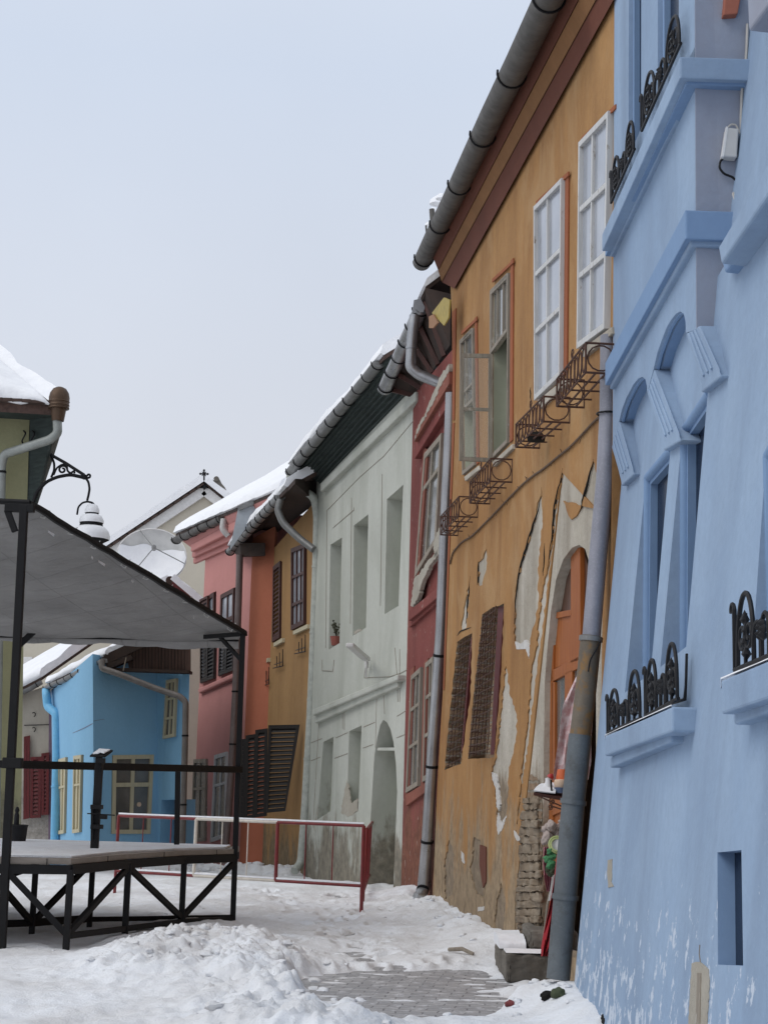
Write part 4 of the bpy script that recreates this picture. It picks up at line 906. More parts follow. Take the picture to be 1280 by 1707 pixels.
# string course on the main wall beside the oriel
for q, o0 in (([(1196, 412), (1330, 185), (1330, 250), (1201, 440)], .13), ([(1201, 434), (1330, 245), (1330, 290), (1207, 455)], .07)):
    mb = MB(); Q = PM.q(q, o0); mb.prism(Q, -mn * (o0 + .02)); build('string_course', mb, M['blue_trim' if o0 < .1 else 'blue'], bh, bevel=.015)
mb = MB(); mb.prism(PM.q([(1243, -40), (1320, -140), (1320, -45), (1247, 52)], .10), -mn * .12); build('upper_moulding', mb, M['blue_grey'], bh, bevel=.015)
# bare patches in the blue render
mb = MB()
for q in ([(1152, 1606), (1166, 1603), (1180, 1616), (1181, 1640), (1177, 1720), (1146, 1720), (1149, 1650)], [(1012, 1434), (1020, 1432), (1018, 1470), (1022, 1478), (1013, 1480), (1011, 1455)]):
    mb = MB(); mb.plate(Mq(jag(q, 9, 1.0), .004), -mn * .03); build('bare_plaster', mb, M['bare_grey'], bh)
mb = MB(); mb.plate(Mq([(1161, 1622), (1167, 1622), (1165, 1720), (1158, 1720)], .008), -mn * .02); mb.tube(Mq([(1166, 1575), (1165, 1590), (1167, 1604)], .001), .004, 4); mb.tube(Mq([(1194, 1468), (1205, 1466), (1216, 1469), (1228, 1467)], -.1), .002, 4); build('crack', mb, M['greywood'], bh)
# ---- oriel
zc = PV.at(1157, 400)
cornR = (PV.at(1159, 430) - PV.o).dot(bu)        # run of the front up to its right corner
def Ov(p, off=0): return PV.q(p, off)
def Os(s, z, off=0): return PV.o + bu * s + V((0, 0, z - PV.o.z)) + ov * off
arch2 = [(1089, 614), (1095, 588), (1104, 563), (1111, 545), (1118, 533), (1126, 523), (1133, 519), (1139, 523), (1142, 536), (1142.5, 555)]
arch1 = [(1031.6, 701), (1036, 683), (1043, 664), (1055, 641), (1063, 631), (1070, 628), (1075, 632), (1077.5, 643), (1078, 656)]
body_top = 12.0
zl = PV.at(1021, 640).z
front = [Os(0, PV.at(1018.7, 745).z)] + Ov(arch1) + Ov(arch2)
rb = PV.at(1164, 543); front += [Os(cornR, rb.z), Os(cornR, 5.9), Os(0, 6.1)]
mb = MB(); mb.plate(front, back * .55); build('oriel_arcade', mb, M['blue'], bh)
mb = MB()
for ar in (arch1, arch2):
    for k, (of, w) in enumerate(((.03, .02), (.16, .03))):
        P_ = [p + back * of for p in Ov(ar)]; mb.tube(P_, .014, 6, cap=False)
build('arch_moulding', mb, M['blue_trim'], bh, smooth=40)
mb = MB()
for ar in (arch1, arch2):
    A = [p + back * .05 for p in Ov(ar)]; ctr = sum(A, V()) / len(A); A2 = [p + (ctr - p) * .06 for p in A]; 
    for i in range(len(A) - 1): mb.add([A2[i], A2[i + 1], A2[i + 1] + back * .35, A2[i] + back * .35], [(0, 1, 2, 3)])
build('arch_soffit', mb, M['blue_trim'], bh, smooth=40)
# corbels: sloping fluted brackets back to the wall
def corbel(t1, t2, b1, b2):
    T = [PV.at(*t1), PV.at(*t2)]; B = [PM.at(*b1, .05), PM.at(*b2, .05)]
    w = back * .5; mb = MB(); mb.loft([T[0], B[0], B[0] + V((0, 0, -.05)), B[0] + V((0, 0, -.05)) + w, T[0] + w], [T[1], B[1], B[1] + V((0, 0, -.05)), B[1] + V((0, 0, -.05)) + w, T[1] + w])
    o = build('corbel', mb, M['blue'], bh, bevel=.01); fl = MB(); nn = (T[1] - T[0]).cross(B[0] - T[0]).normalized(); nn = nn if nn.dot(EYE - T[0]) > 0 else -nn
    for s in (.28, .5, .72): fl.tube([lerp(lerp(T[0], T[1], s), lerp(B[0], B[1], s), .06) + nn * .004, lerp(lerp(T[0], T[1], s), lerp(B[0], B[1], s), .92) + nn * .004], .009, 6)
    build('flute', fl, M['blue'], o, smooth=40)
corbel((1018.7, 745), (1031, 702), (1035, 799), (1055, 780)); corbel((1078, 656), (1089, 616), (1106, 738), (1132, 722)); corbel((1142.5, 556), (1164, 543), (1168, 640), (1199, 614))
# upper storey of the oriel
zb = 6.0
U1 = [(1040, -200), (1068, -200), (1068, 214), (1047, 262)]; U2 = [(1090, -200), (1128, -200), (1131, 78), (1096, 165)]
hole = []
for q in (U1, U2):
    a = PV.at(*q[3]); b = PV.at(*q[2]); sa, sb = (a - PV.o).dot(bu), (b - PV.o).dot(bu); hole.append([Os(sa, 11.2), Os(sb, 11.2), Os(sb, b.z), Os(sa, a.z)])
mb = MB(); mb.wall([Os(0, 5.95), Os(cornR, 5.75), Os(cornR, 12), Os(0, 12)], hole, back * .9, [back * .3, back * .3]); build('oriel_wall', mb, M['blue'], bh)
for h_ in hole:
    Q = [p + back * .07 for p in h_]; f = MB(); grid_frame(f, Q, [], [.4], .07, .05, -back * .04); o = build('window', f, M['blue_trim'], bh, bevel=.008)
    g = MB(); g.prism(Q, back * .01); build('pane', g, M['glass_blue'], o)
# side of the oriel facing down the street
sc_ = Os(cornR, 0)
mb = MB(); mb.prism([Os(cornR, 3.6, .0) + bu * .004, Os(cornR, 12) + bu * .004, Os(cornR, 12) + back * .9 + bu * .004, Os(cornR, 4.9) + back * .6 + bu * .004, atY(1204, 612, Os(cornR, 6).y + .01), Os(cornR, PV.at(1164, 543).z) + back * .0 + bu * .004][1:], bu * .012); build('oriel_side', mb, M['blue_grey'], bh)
def wrap(pl, pr, h0, h1, o, mat):
    """moulding along the front (pixel left / right of its top edge) and round the corner"""
    a = PV.at(*pl, o); c = PV.at(*pr, o); mb = MB(); c = c + bu * ((cornR + o) - (c - PV.o).dot(bu)); e = c + back * 1.0
    mb.plate([a, c, e, e - bu * (o + .05), c - bu * (o + .05) - ov * (o + .05), a - ov * (o + .05)], V((0, 0, -h0)))
    return build('oriel_cornice', mb, mat, bh, bevel=.012)
wrap((1003, 392), (1144, 68), .13, 0, .11, M['blue']); wrap((1008, 403), (1150, 92), .12, 0, .065, M['blue_trim'])
wrap((1016, 410), (1153, 112), .09, 0, .035, M['blue'])
wrap((1008, 606), (1146, 342), .17, 0, .075, M['blue_trim']); wrap((1016, 628), (1152, 378), .10, 0, .04, M['blue'])
# fittings on the oriel side
YR = Os(cornR, 6).y - .03
ex = thing('electric_box', 'grey white electric box fixed to the side of the blue oriel', 'electric box', atY(1216, 240, YR))
mb = MB(); mb.prism([atY(1210, 212, YR - .05), atY(1231, 214, YR - .05), atY(1228, 262, YR - .05), atY(1203, 260, YR - .05)], V((0, .07, 0))); build('case', mb, M['plasticgrey'], ex, bevel=.008)
mb = MB(); mb.prism([atY(1210, 210.5, YR - .052), atY(1213, 212, YR - .052), atY(1206, 261, YR - .052), atY(1202.5, 260, YR - .052)], V((0, .03, 0))); build('cover_edge', mb, M['white'], ex)
mb = MB(); mb.tube(curve([atY(x, y, YR) for x, y in ((1209, 261), (1200, 268), (1198, 280), (1206, 290), (1220, 295), (1228, 303))]), .007, 6); tag(build('black_cable', mb, M['iron'], loc=atY(1209, 261, YR)), 'short black cable curving below the grey electric box', 'cable')
mb = MB(); mb.tube(curve([atY(x, y, YR) for x, y in ((1245, 40), (1244, 80), (1241, 120), (1236, 150), (1234, 200), (1235, 235), (1231, 258), (1222, 264))]), .008, 6); mb.tube(curve([atY(x, y, YR) for x, y in ((1234, 225), (1226, 208), (1218, 207), (1212, 213))]), .005, 6); tag(build('white_cable', mb, M['cablewhite'], loc=atY(1245, 40, YR)), 'dirty white cable running down the corner by the electric box', 'cable')
mb = MB(); 
for x0, x1 in ((1211, 1224), (1215, 1225), (1217, 1226)): mb.tube(curve([atY(1228, 318, YR), atY((x0 + x1) / 2 + 2, 322, YR - .02), atY(x1, 335, YR - .03), atY(x1 + 1, 345, YR - .03)]), .004, 5)
tag(build('loose_wire', mb, M['cablewhite'], loc=atY(1228, 318, YR)), 'frayed loose wires sticking out of a hole in the oriel corner', 'wire')
mb = MB(); mb.prism([atY(1209, -20, YR - .03), atY(1237, -20, YR - .03), atY(1229, 23, YR - .03), atY(1205, 25, YR - .03)], V((0, .06, 0))); build('bare_brick', mb, M['brickblock'], bh, bevel=.006)
# wrought iron guards: pointed hoops at both ends, low scrolls and rosette between
def guard(a, b, h1, h2, label, lean=0.0):
    a, b = V(a), V(b); u = b - a; L = u.length; u = u / L; g = thing('window_guard', label, 'window guard', a, 'wrought iron guards on the blue window sills')
    f = MB(); r = .011; f.tube([a, b], r, 6); f.tube([a, a + V((0, 0, h1 * .85))] + scroll(a - u * .04 + V((0, 0, h1 * .85)), u, ZU, .04, .55, 0, 8, .5), r * .8, 6); build('base_rail', f, M['iron'], g, smooth=50)
    for s0, s1, h in ((.06, .36, h1), (.66, .97, h2)):
        f = MB(); P_ = []
        for k in range(15):
            q = k / 14; P_.append(a + u * L * (s0 + (s1 - s0) * (.5 - .5 * math.cos(math.pi * q))) + V((0, 0, h * math.sin(math.pi * q) ** .75)))
        f.tube(P_, r, 6); m = a + u * L * (s0 + s1) / 2
        f.tube([m, m + V((0, 0, h * .72))], r * .8, 6); f.tube(scroll(m + V((0, 0, h * .42)) + u * L * .06, u, ZU, L * .07, 1.4, math.pi), r * .75, 6); f.tube(scroll(m + V((0, 0, h * .42)) - u * L * .06, u, ZU, L * .07, 1.4, 0, sgn=-1), r * .75, 6)
        for k in range(4): f.lathe(m + V((0, 0, h * (.15 + .16 * k))) + u * (.012 * (-1) ** k), [(0, -.03), (.022, 0), (0, .045)], 6)
        build('hoop', f, M['iron'], g, smooth=50)
    f = MB()
    for s, h in ((.42, h1 * .55), (.56, h1 * .62)):
        m = a + u * L * s; f.tube([m - u * L * .06 + V((0, 0, 0))] + [m + u * (L * .06 * math.cos(q)) + V((0, 0, h * .55 + h * .4 * math.sin(q))) for q in [math.pi - math.pi * k / 8 for k in range(9)]] + [m + u * L * .06], r * .85, 6)
    c = a + u * L * .5 + V((0, 0, h1 * .38))
    for k in range(7): q = 2 * math.pi * k / 7; f.lathe(c + u * (.03 * math.cos(q)) + V((0, 0, .03 * math.sin(q))), [(0, -.025), (.024, 0), (0, .025)], 7, ov)
    build('scrolls', f, M['iron'], g, smooth=50); return g
ga, gb = PM.q([(1012, 1222), (1068, 1197)], .10); guard(ga, gb, .26, .30, 'black iron guard of hoops and rosettes on the sill nearest the big downpipe')
ga, gb = PM.q([(1075, 1194), (1130, 1164)], .09); guard(ga, gb, .30, .31, 'black iron guard of hoops and rosettes on the shared sill, farther from the downpipe')
ga, gb = PM.q([(1224, 1117), (1322, 1076)], .12); guard(ga, gb, .31, .33, 'black iron guard on the separate sill cut by the photo edge')
ga, gb = Ov([(1018, 338), (1057, 248)], .06); guard(ga, gb, .27, .27, 'black iron guard on the oriel ledge overlapping the white orange-house window')
ga, gb = Ov([(1069, 218), (1134, 72)], .06); guard(ga, gb, .28, .27, 'larger black iron guard on the oriel ledge nearer its corner')
mb = MB(); a_ = Mq([(1142, 1160)], .02)[0]; mb.tube(Mq([(1144, 1090), (1143, 1130), (1141, 1166), (1119, 1173)], .03), .008, 5); build('sill_bracket', mb, M['iron'], bh)

# ================================================================ DARK RED HOUSE
rB = gz(668, 1492); PR = ground_plane(V((oB.x, oB.y, 0)) , rB)
rh = thing('red_house', 'narrow dark red house with a new steel gutter between the orange and pale green houses', 'house', rB)
n = PR.n; ru = PR.u if PR.u.y > 0 else -PR.u
Rw = [(713, 757), (742, 722), (733, 903), (697, 963)]; Rl = [(690, 1127), (706, 1112), (701, 1310), (681, 1322)]; Rl2 = [(714, 1106), (727, 1094), (722, 1296), (709, 1304)]
Ln, Rn = (rB - PR.o).dot(PR.u), (PR.at(757, 700) - PR.o).dot(PR.u)
mb = MB(); mb.wall([PR.pt(Rn, -.2), PR.pt(Ln, -.2), PR.pt(Ln, PR.at(692, 655).z), PR.pt(Rn, PR.at(748, 590).z)], [PR.q(Rw), PR.q(Rl), PR.q(Rl2)], -n * 6, [-n * .18] * 3); build('wall', mb, M['red'], rh)
window(rh, PR, Rw, .0, [.45], [.3], .10, .07, M['greywood'], M['glass_grey'], .06); window(rh, PR, Rl, -.01, [.5], [.3, .62], .07, .05, M['greywood'], M['glass_grey'], .05); window(rh, PR, Rl2, -.01, [.5], [.3, .62], .07, .05, M['greywood'], M['glass_grey'], .05)
for q, o_, m_ in (([(680, 1019), (735, 975), (736, 990), (681, 1035)], .10, 'red'), ([(681, 1036), (736, 991), (736, 998), (682, 1046)], .05, 'red'), ([(690, 735), (748, 640), (748, 672), (691, 765)], .10, 'red'), ([(691, 718), (748, 612), (748, 640), (690, 737)], .16, 'red_trim'), ([(676, 1325), (712, 1302), (712, 1318), (676, 1344)], .05, 'red_trim')):
    mb = MB(); mb.prism(PR.q(q, o_), -n * (o_ + .02)); build('cornice', mb, M[m_], rh, bevel=.008)
mb = MB()
for q, o_ in (([(706, 745), (713, 750), (697, 968), (689, 975)], .05), ([(742, 715), (749, 708), (740, 900), (734, 906)], .03), ([(683, 1118), (690, 1110), (681, 1325), (675, 1330)], .02), ([(706, 1105), (713, 1097), (706, 1305), (701, 1312)], .03)):
    mb = MB(); mb.prism(PR.q(q, o_), -n * (o_ + .01)); build('window_surround', mb, M['red_trim'], rh)
mb = MB()
for q in ([(690, 735), (700, 712), (707, 700), (716, 680), (722, 672), (733, 645), (748, 618), (748, 606), (735, 625), (722, 655), (708, 690), (694, 716)], [(690, 965), (700, 955), (712, 935), (722, 925), (738, 905), (737, 915), (718, 940), (704, 968), (698, 992), (688, 1012), (684, 1010)], [(722, 905), (731, 880), (735, 885), (729, 925), (723, 930)]):
    mb = MB(); mb.plate(PR.q(jag(q, 6, 1.3), .165 if q[0][1] == 735 else .11), -n * .06); build('broken_plaster', mb, M['bare_grey'], rh)
ra, rb_ = atY(641, 648, 24.85), atY(702, 512, 22.8)
rt_ = rb_ + (rb_ - ra).normalized() * .25 + V((0, 0, .08))
gutter(rh, ra, rb_, .112, M['galv'], .42)
mb = MB(); mb.loft([PR.at(692, 660, -.02), ra + V((0, 0, .06)), ra + V((0, 0, .13)), PR.at(692, 640, -.02)], [PR.at(750, 575, -.02), rt_, (rt_ + V((0, 0, .06))), PR.at(752, 490, -.02)]); build('soffit', mb, M['soffit'], rh)
mb = MB()
for k in range(6):
    s = k / 5.5; a_ = lerp(ra, rt_, s) + PR.n * -.05; b_ = lerp(PR.at(692, 672, -.02), PR.at(746, 600, -.02), s) + V((0, 0, .12)); mb = MB(); mb.bar(a_ + V((0, 0, .0)), b_, .06, .07); build('rafter', mb, M['brownwood'], rh)
roof(rh, ra + V((0, 0, .10)), (rt_ + V((0, 0, .08))), -PR.h, 4.2, 3.6, .10, 15, rag=.04)
mb = MB(); e_ = rb_ + ru * .05; mb.prism([atY(687, 522, 22.75), atY(690, 500, 22.75), atY(701, 498, 22.75), atY(708, 512, 22.75), atY(706, 520, 22.75)], ru * .02); build('gutter_end_plate', mb, M['galv'], rh)
zp = atY(690, 545, 22.75)
dp1 = [atY(691, 526, zp.y - .05), atY(687, 560, zp.y - .05), atY(684, 612, zp.y - .05), atY(697, 624, zp.y - .03), atY(756, 648, zp.y - .08)]
downpipe(rh, dp1, .078, M['galv'], (.33,), True, 'downpipe', M['galv'])
Yp = oB.y + .32
downpipe(rh, [PR.at(x, y, .10) for x, y in ((752, 655), (749, 740), (743, 860), (735, 1055), (722, 1240), (712, 1400), (706, 1480))] + [PR.at(697, 1500, .22)], .078, M['galv'], (.505, .72, .865, .965), False)
mb = MB(); c_ = PR.at(701, 1500, .26); mb.box(c_, .20, .22, .14, (V((.9, .2, -.3)).normalized(), V((-.2, 1, 0)).normalized(), V((.3, 0, .9)).normalized())); build('pipe_shoe', mb, M['galv'], rh, bevel=.02)
ysh = thing('yellow_sheet', 'yellow foam sheet tucked under the red house eave beside the orange wall', 'sheet', PR.at(738, 520, .4))
mb = MB(); mb.prism(PR.q([(722, 522), (742, 496), (752, 500), (750, 530), (742, 543)], .35), PR.n * .02); build('panel', mb, M['yellow'], ysh)
mb = MB(); mb.prism(PR.q([(717, 528), (724, 524), (732, 538), (724, 547), (717, 547)], .38), PR.n * .02); build('cardboard_flap', mb, M['cardboard'], ysh)

# ================================================================ PALE GREEN HOUSE
gA, gB = rB, gz(505, 1455); PG = ground_plane(gA, gB); n = PG.n; gu = PG.u if PG.u.y > 0 else -PG.u
gh = thing('pale_green_house', 'pale green house with three blind window niches above an arched niche', 'house', gA)
Lg_, = [(gB - PG.o).dot(PG.u)]
Gu = [[(551, 908), (570, 896), (566, 1072), (548, 1083)], [(590, 876), (614, 857), (610, 1046), (588, 1060)], [(645, 832), (672, 808), (664, 1010), (641, 1024)]]
Gl = [[(539, 1237), (556, 1228), (551, 1352), (529, 1366)], [(582, 1219), (603, 1209), (597, 1352), (578, 1362)]]
Ga = [(613, 1480), (618, 1360), (624, 1260), (629, 1228), (634, 1208), (639, 1200), (645, 1204), (651, 1216), (656, 1238), (660, 1275), (662, 1320), (655, 1490)]
outer = [PG.pt(0, -.5), PG.pt(Lg_, -.5), PG.pt(Lg_, PG.at(533, 800).z), PG.pt(0, PG.at(690, 645).z)]
mb = MB(); mb.wall(outer, [PG.q(q) for q in Gu + Gl] + [PG.q(Ga)], -n * 6, [-n * .28] * 3 + [-n * .22] * 2 + [-n * .45]); build('wall', mb, M['green'], gh)
mb = MB()
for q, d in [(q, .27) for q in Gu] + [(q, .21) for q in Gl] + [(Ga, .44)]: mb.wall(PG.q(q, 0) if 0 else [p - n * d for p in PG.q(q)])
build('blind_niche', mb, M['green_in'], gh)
mb = MB(); mb.prism([p - n * .03 for p in PG.q([(622, 1246), (663, 1246), (663, 1251), (621, 1251)])], -n * .38); build('arch_lintel', mb, M['green'], gh)
for q, o_ in (([(520, 1183), (662, 1124), (662, 1134), (521, 1193)], .14), ([(523, 1193), (662, 1134), (662, 1145), (525, 1206)], .08), ([(534, 806), (692, 652), (692, 668), (534, 820)], .10)):
    mb = MB(); mb.prism(PG.q(q, o_), -n * (o_ + .02)); build('string_course', mb, M['green'], gh, bevel=.02)
mb = MB()
def lines(P, L, r, off=.012):
    for q in L: mb.tube(P.q(q, off), r, 5)
lines(PG, [[(531, 1203), (628, 1162)], [(628, 1162), (626, 1246)], [(532, 1203), (527, 1290), (522, 1380)], [(519, 1238), (537, 1231)], [(519, 1268), (534, 1262)], [(560, 1230), (580, 1221)], [(558, 1264), (580, 1256)], [(606, 1212), (625, 1204)], [(605, 1247), (622, 1241)], [(662, 1194), (684, 1180)], [(661, 1230), (676, 1224)], [(645, 1149), (672, 1137)], [(640, 1160), (641, 1190)]], .007, .0)
lines(PG, [[(571, 1187), (571, 1215)], [(574, 1187), (574, 1217)], [(607, 1130), (608, 1122), (611, 1100)], [(607, 1130), (650, 1128), (662, 1124)], [(658, 1080), (662, 1130), (663, 1170)], [(666, 1082), (666, 1170)], [(662, 1124), (668, 1122), (690, 1110)], [(537, 1100), (537, 1118), (555, 1119), (557, 1100)], [(555, 880), (590, 850), (590, 846)], [(546, 850), (600, 795), (640, 760), (690, 700)], [(586, 830), (584, 1040)], [(545, 850), (543, 1080)], [(637, 790), (634, 1010)]], .005, .004)
build('conduit', mb, M['greywood'], gh)
mb = MB()
for q in ([(568, 1355), (572, 1330), (578, 1300), (582, 1320), (586, 1340), (596, 1331), (596, 1352), (580, 1362)], [(590, 1058), (592, 1051), (600, 1049), (603, 1050), (594, 1056)], [(523, 1372), (527, 1362), (524, 1395)]): mb = MB(); mb.plate(PG.q(jag(q, 6, 1.2), .003), -n * .02); build('bare_plaster', mb, M['bare_grey'], gh)
ga_, gb_ = PG.at(484, 786, .50), PG.at(632, 603, .50)
gutter(gh, ga_, gb_, .10, M['zinc'], .52)
mb = MB(); mb.loft([PG.at(535, 806, -.02), ga_ + V((0, 0, .08)) - PG.n * .08, ga_ + V((0, 0, .14)) - PG.n * .08, PG.at(535, 770, -.02)], [PG.at(694, 642, -.02), PG.at(640, 600, .46), PG.at(640, 594, .46), PG.at(694, 600, -.02)]); build('soffit', mb, M['soffit_green'], gh)
mb = MB()
for k in range(8):
    q = (k + .5) / 8; mb.bar(lerp(PG.at(536, 806, -.02), ga_ + V((0, 0, .06)) - PG.n * .08, q), lerp(PG.at(693, 645, -.02), PG.at(640, 601, .46), q), .045, .035)
build('soffit_batten', mb, M['soffit_green'], gh)
roof(gh, ga_ + V((0, 0, .12)), PG.at(640, 592, .50), -PG.h, 4.2, 3.0, .16, 25, rag=.06)
downpipe(gh, [ga_ + V((0, 0, -.08)), atY(485, 806, ga_.y), atY(524, 828, gB.y - .15), atY(529, 860, gB.y - .15), atY(527, 950, gB.y - .15), atY(519, 1170, gB.y - .15), atY(508, 1360, gB.y - .15), atY(502, 1438, gB.y - .15), atY(491, 1452, gB.y - .4)], .075, M['green_pipe'], (.26, .42, .58, .72), True, 'downpipe', M['green_pipe'])
wl = thing('wall_lamp', 'slim white tube lamp on a bent arm on the pale green wall', 'lamp', PG.at(610, 1128, .05))
mb = MB(); mb.tube([PG.at(610, 1128, .04), PG.at(611, 1102, .08), PG.at(612, 1098, .2)], .015, 6); mb.lathe(PG.at(611, 1108, .08), [(0, -.05), (.035, -.05), (.035, .05), (0, .05)], 8); build('arm', mb, M['plasticgrey'], wl)
mb = MB(); a_, b_ = PG.at(583, 1075, .75), PG.at(611, 1099, .12); mb.bar(a_, b_, .13, .07); build('lamp_tube', mb, M['plasticgrey'], wl, bevel=.02)
fp = thing('flower_pot', 'terracotta pot with a withered plant in the pale green niche farthest left', 'flower pot', PG.at(560, 1076, -.08))
mb = MB(); c_ = PG.at(560, 1076, -.06); mb.lathe(c_, [(0, 0), (.08, 0), (.11, .16), (.10, .16), (0, .14)], 14); build('pot', mb, M['terracotta'], fp, smooth=40)
mb = MB(); r_ = random.Random(3)
for k in range(9):
    a_ = r_.random() * 6.28; p_ = [c_ + V((0, 0, .14))]; 
    for j in range(4): p_.append(p_[-1] + V((math.cos(a_) * .035 * r_.random(), math.sin(a_) * .035, .07 * r_.uniform(.5, 1.2))))
    mb.tube(p_, .006, 4)
    for p in p_[2:]: mb.lathe(p, [(0, -.02), (.022, 0), (0, .03)], 5, V((r_.uniform(-1, 1), r_.uniform(-1, 1), .5)))
build('stems', mb, M['twig'], fp)

# ================================================================ OCHRE HOUSE
cB0 = atY(437, 1440, 34.2); cA, cB = V((gB.x, gB.y + .02, 0)), V((cB0.x, cB0.y, 0)); PC = ground_plane(cA, cB); n = PC.n; cu = PC.u if PC.u.y > 0 else -PC.u
ch = thing('ochre_house', 'ochre house with brown upper windows and black louvred shutters folded open', 'house', cA)
Cw = [[(489.5, 917), (500, 909), (512, 909), (511, 1040), (489.5, 1051)], [(458.6, 945), (470.6, 935), (469.3, 1063), (457, 1071)], [(440, 982), (448, 975), (445.5, 1096), (438.5, 1102)]]
Lc = (cB - PC.o).dot(PC.u)
mb = MB(); mb.wall([PC.pt(0, -.8), PC.pt(Lc, -.8), PC.pt(Lc, PC.at(437, 928).z), PC.pt(0, PC.at(524, 836).z)], [PC.q(q) for q in Cw], -n * 6, [-n * .12] * 3); build('wall', mb, M['ochre'], ch)
for q, sh_ in ((Cw[0], False), (Cw[1], True), (Cw[2], True)):
    q4 = [q[0], q[-3], q[-2], q[-1]] if len(q) == 5 else q
    if not sh_: window(ch, PC, [(489.5, 915), (512, 906), (511, 1040), (489.5, 1051)], -.01, [.36, .68], [.36, .7], .09, .06, M['brownwood'], M['glass_pale'], .06)
    else: shutter(ch, PC.q(q4, -.02), n, 16, M['brownwood'], .10, .05)
    a, b = q4[3], q4[2]; mb = MB(); mb.prism(PC.q([(a[0] - 1, a[1] + 1), (b[0] + 1, b[1] + .5), (b[0] + 1, b[1] + 7), (a[0] - 1, a[1] + 7)], .06), -n * .08); build('window_sill', mb, M['creamwood'], ch)
mb = MB()
for x, y, w in ((503, 1072, 12), (466, 1096, 11), (444, 1126, 9)):
    lines(PC, [[(x + w * .5, y - 14), (x + w * .5, y + 14), (x - w, y + 18)], [(x, y - 8), (x, y + 16)], [(x - w * .4, y - 2), (x - w * .4, y + 16)], [(x + w * .5, y + 7), (x - w * .8, y + 12)]], .009, .06)
build('flower_bracket', mb, M['iron'], ch)
# salmon end wall at the bend
eA, eB = cB, atY(399, 1440, 34.7); eB = V((eB.x, eB.y, 0)); PE = ground_plane(eA, eB)
mb = MB(); mb.wall([PE.pt(0, -.8), PE.pt((eB - PE.o).dot(PE.u), -.8), PE.pt((eB - PE.o).dot(PE.u), PE.at(399, 900).z), PE.pt(0, PE.at(437, 880).z)], (), V((0, 4, 0))); build('end_wall', mb, M['salmon'], ch)['label'] = 'salmon painted end wall at the bend'
ca_, cb_ = PC.at(383, 919, .66), PC.at(468, 826, .64)
gutter(ch, ca_, cb_, .10, M['zinc'], .5)
mb = MB(); mb.loft([PC.at(400, 935, -.3), ca_ + V((0, 0, .06)) - PC.n * .1, ca_ + V((0, 0, .14)) - PC.n * .1, PC.at(404, 890, -.3)], [PC.at(528, 838, -.1), PC.at(492, 806, .66), PC.at(492, 798, .66), PC.at(528, 800, -.1)]); build('soffit', mb, M['soffit'], ch)
mb = MB(); mb.prism([ca_ + V((.02, .1, .02)), PE.at(402, 928, .25), PE.at(442, 926, .2), PE.at(442, 905, .2), PE.at(400, 905, .3)], V((0, .08, 0))); build('fascia', mb, M['soffit'], ch)
roof(ch, ca_ + V((0, 0, .10)), PC.at(479, 812, .66), -PC.h, 4.2, 2.6, .18, 35, rag=.08)
downpipe(ch, [cb_ + V((0, 0, -.08)), atY(463, 850, cb_.y), atY(472, 872, cb_.y - .05), atY(498, 897, (cb_.y + gB.y) / 2 - .1), atY(523, 916, gB.y - .25)], .07, M['zinc'], (), True)
def leaf(q4, slats, lab=None):
    Q = q4; return shutter(ch, Q, V((0, -1, 0)), slats, M['blackwood'], .07, .045)
ys_ = lambda x: 30.6 + (503 - x) / 70 * 2.4
leaf([atY(448, 1209, 30.9), atY(500, 1208, 30.6), atY(476, 1352, 30.6), atY(444, 1355, 30.9)], 18)
leaf([atY(426, 1217, 31.5), atY(447, 1214, 31.4), atY(445, 1360, 31.4), atY(424, 1363, 31.5)], 18)
leaf([atY(410, 1226, 32.2), atY(430, 1223, 32.1), atY(426, 1363, 32.1), atY(408, 1366, 32.2)], 18)
leaf([atY(400, 1233, 32.8), atY(412, 1231, 32.8), atY(409, 1368, 32.8), atY(398, 1370, 32.8)], 18)

# ================================================================ PINK HOUSE
kA, kB0 = V((eB.x, eB.y + .05, 0)), atY(319, 1440, 38.6); kB = V((kB0.x, kB0.y, 0)); PK = ground_plane(kA, kB); n = PK.n
kh = thing('pink_house', 'pink house with dark louvred shutters and a snowy gutter at the street bend', 'house', kA)
Kw = [[(337, 1000), (361, 985), (359, 1131), (337, 1139)], [(370, 990), (394, 978), (391, 1118), (367, 1127)]]
Kl = [[(326, 1266), (347, 1265), (345, 1402), (321, 1404)], [(361, 1259), (381, 1253), (379, 1396), (354, 1404)]]
Lk = (kB - PK.o).dot(PK.u)
mb = MB(); mb.wall([PK.pt(0, -1), PK.pt(Lk, -1), PK.pt(Lk, PK.at(319, 905).z), PK.pt(0, PK.at(399, 865).z)], [PK.q(q) for q in Kw + Kl], -n * 6, [-n * .1] * 4); build('wall', mb, M['pink'], kh)
for q in Kw:
    top_ = [q[0], q[1], (q[1][0] - .5, q[1][1] + 55), (q[0][0], q[0][1] + 52)]
    window(kh, PK, [(q[0][0] + 1, q[0][1] + 2), (q[1][0] - 1, q[1][1] + 2), (q[2][0], q[2][1]), (q[3][0], q[3][1])], -.02, [.5], [.35], .10, .08, M['brownwood'], M['glass_pale'], .05)
    for a, b in ((0.0, .5), (.5, 1.0)):
        Qf = PK.q([(q[0][0], q[0][1] + 62), (q[1][0], q[1][1] + 60), q[2], q[3]], .03); shutter(kh, [bil(Qf, a, 0), bil(Qf, b, 0), bil(Qf, b, 1), bil(Qf, a, 1)], n, 12, M['blackwood'], .06, .05)
    Qf = PK.q([(q[0][0] - 1, q[0][1]), (q[1][0] - 12, q[1][1] + 8), (q[1][0] - 12, q[1][1] + 52), (q[0][0] - 1, q[0][1] + 45)], .03) if q is Kw[0] else None
    if Qf: shutter(kh, Qf, n, 5, M['brownwood'], .06, .05)
for q in Kl: window(kh, PK, q, -.01, [.5], [.36], .09, .06, M['greywood'] if q is Kl[0] else M['whitewood'], M['curtain'], .05)
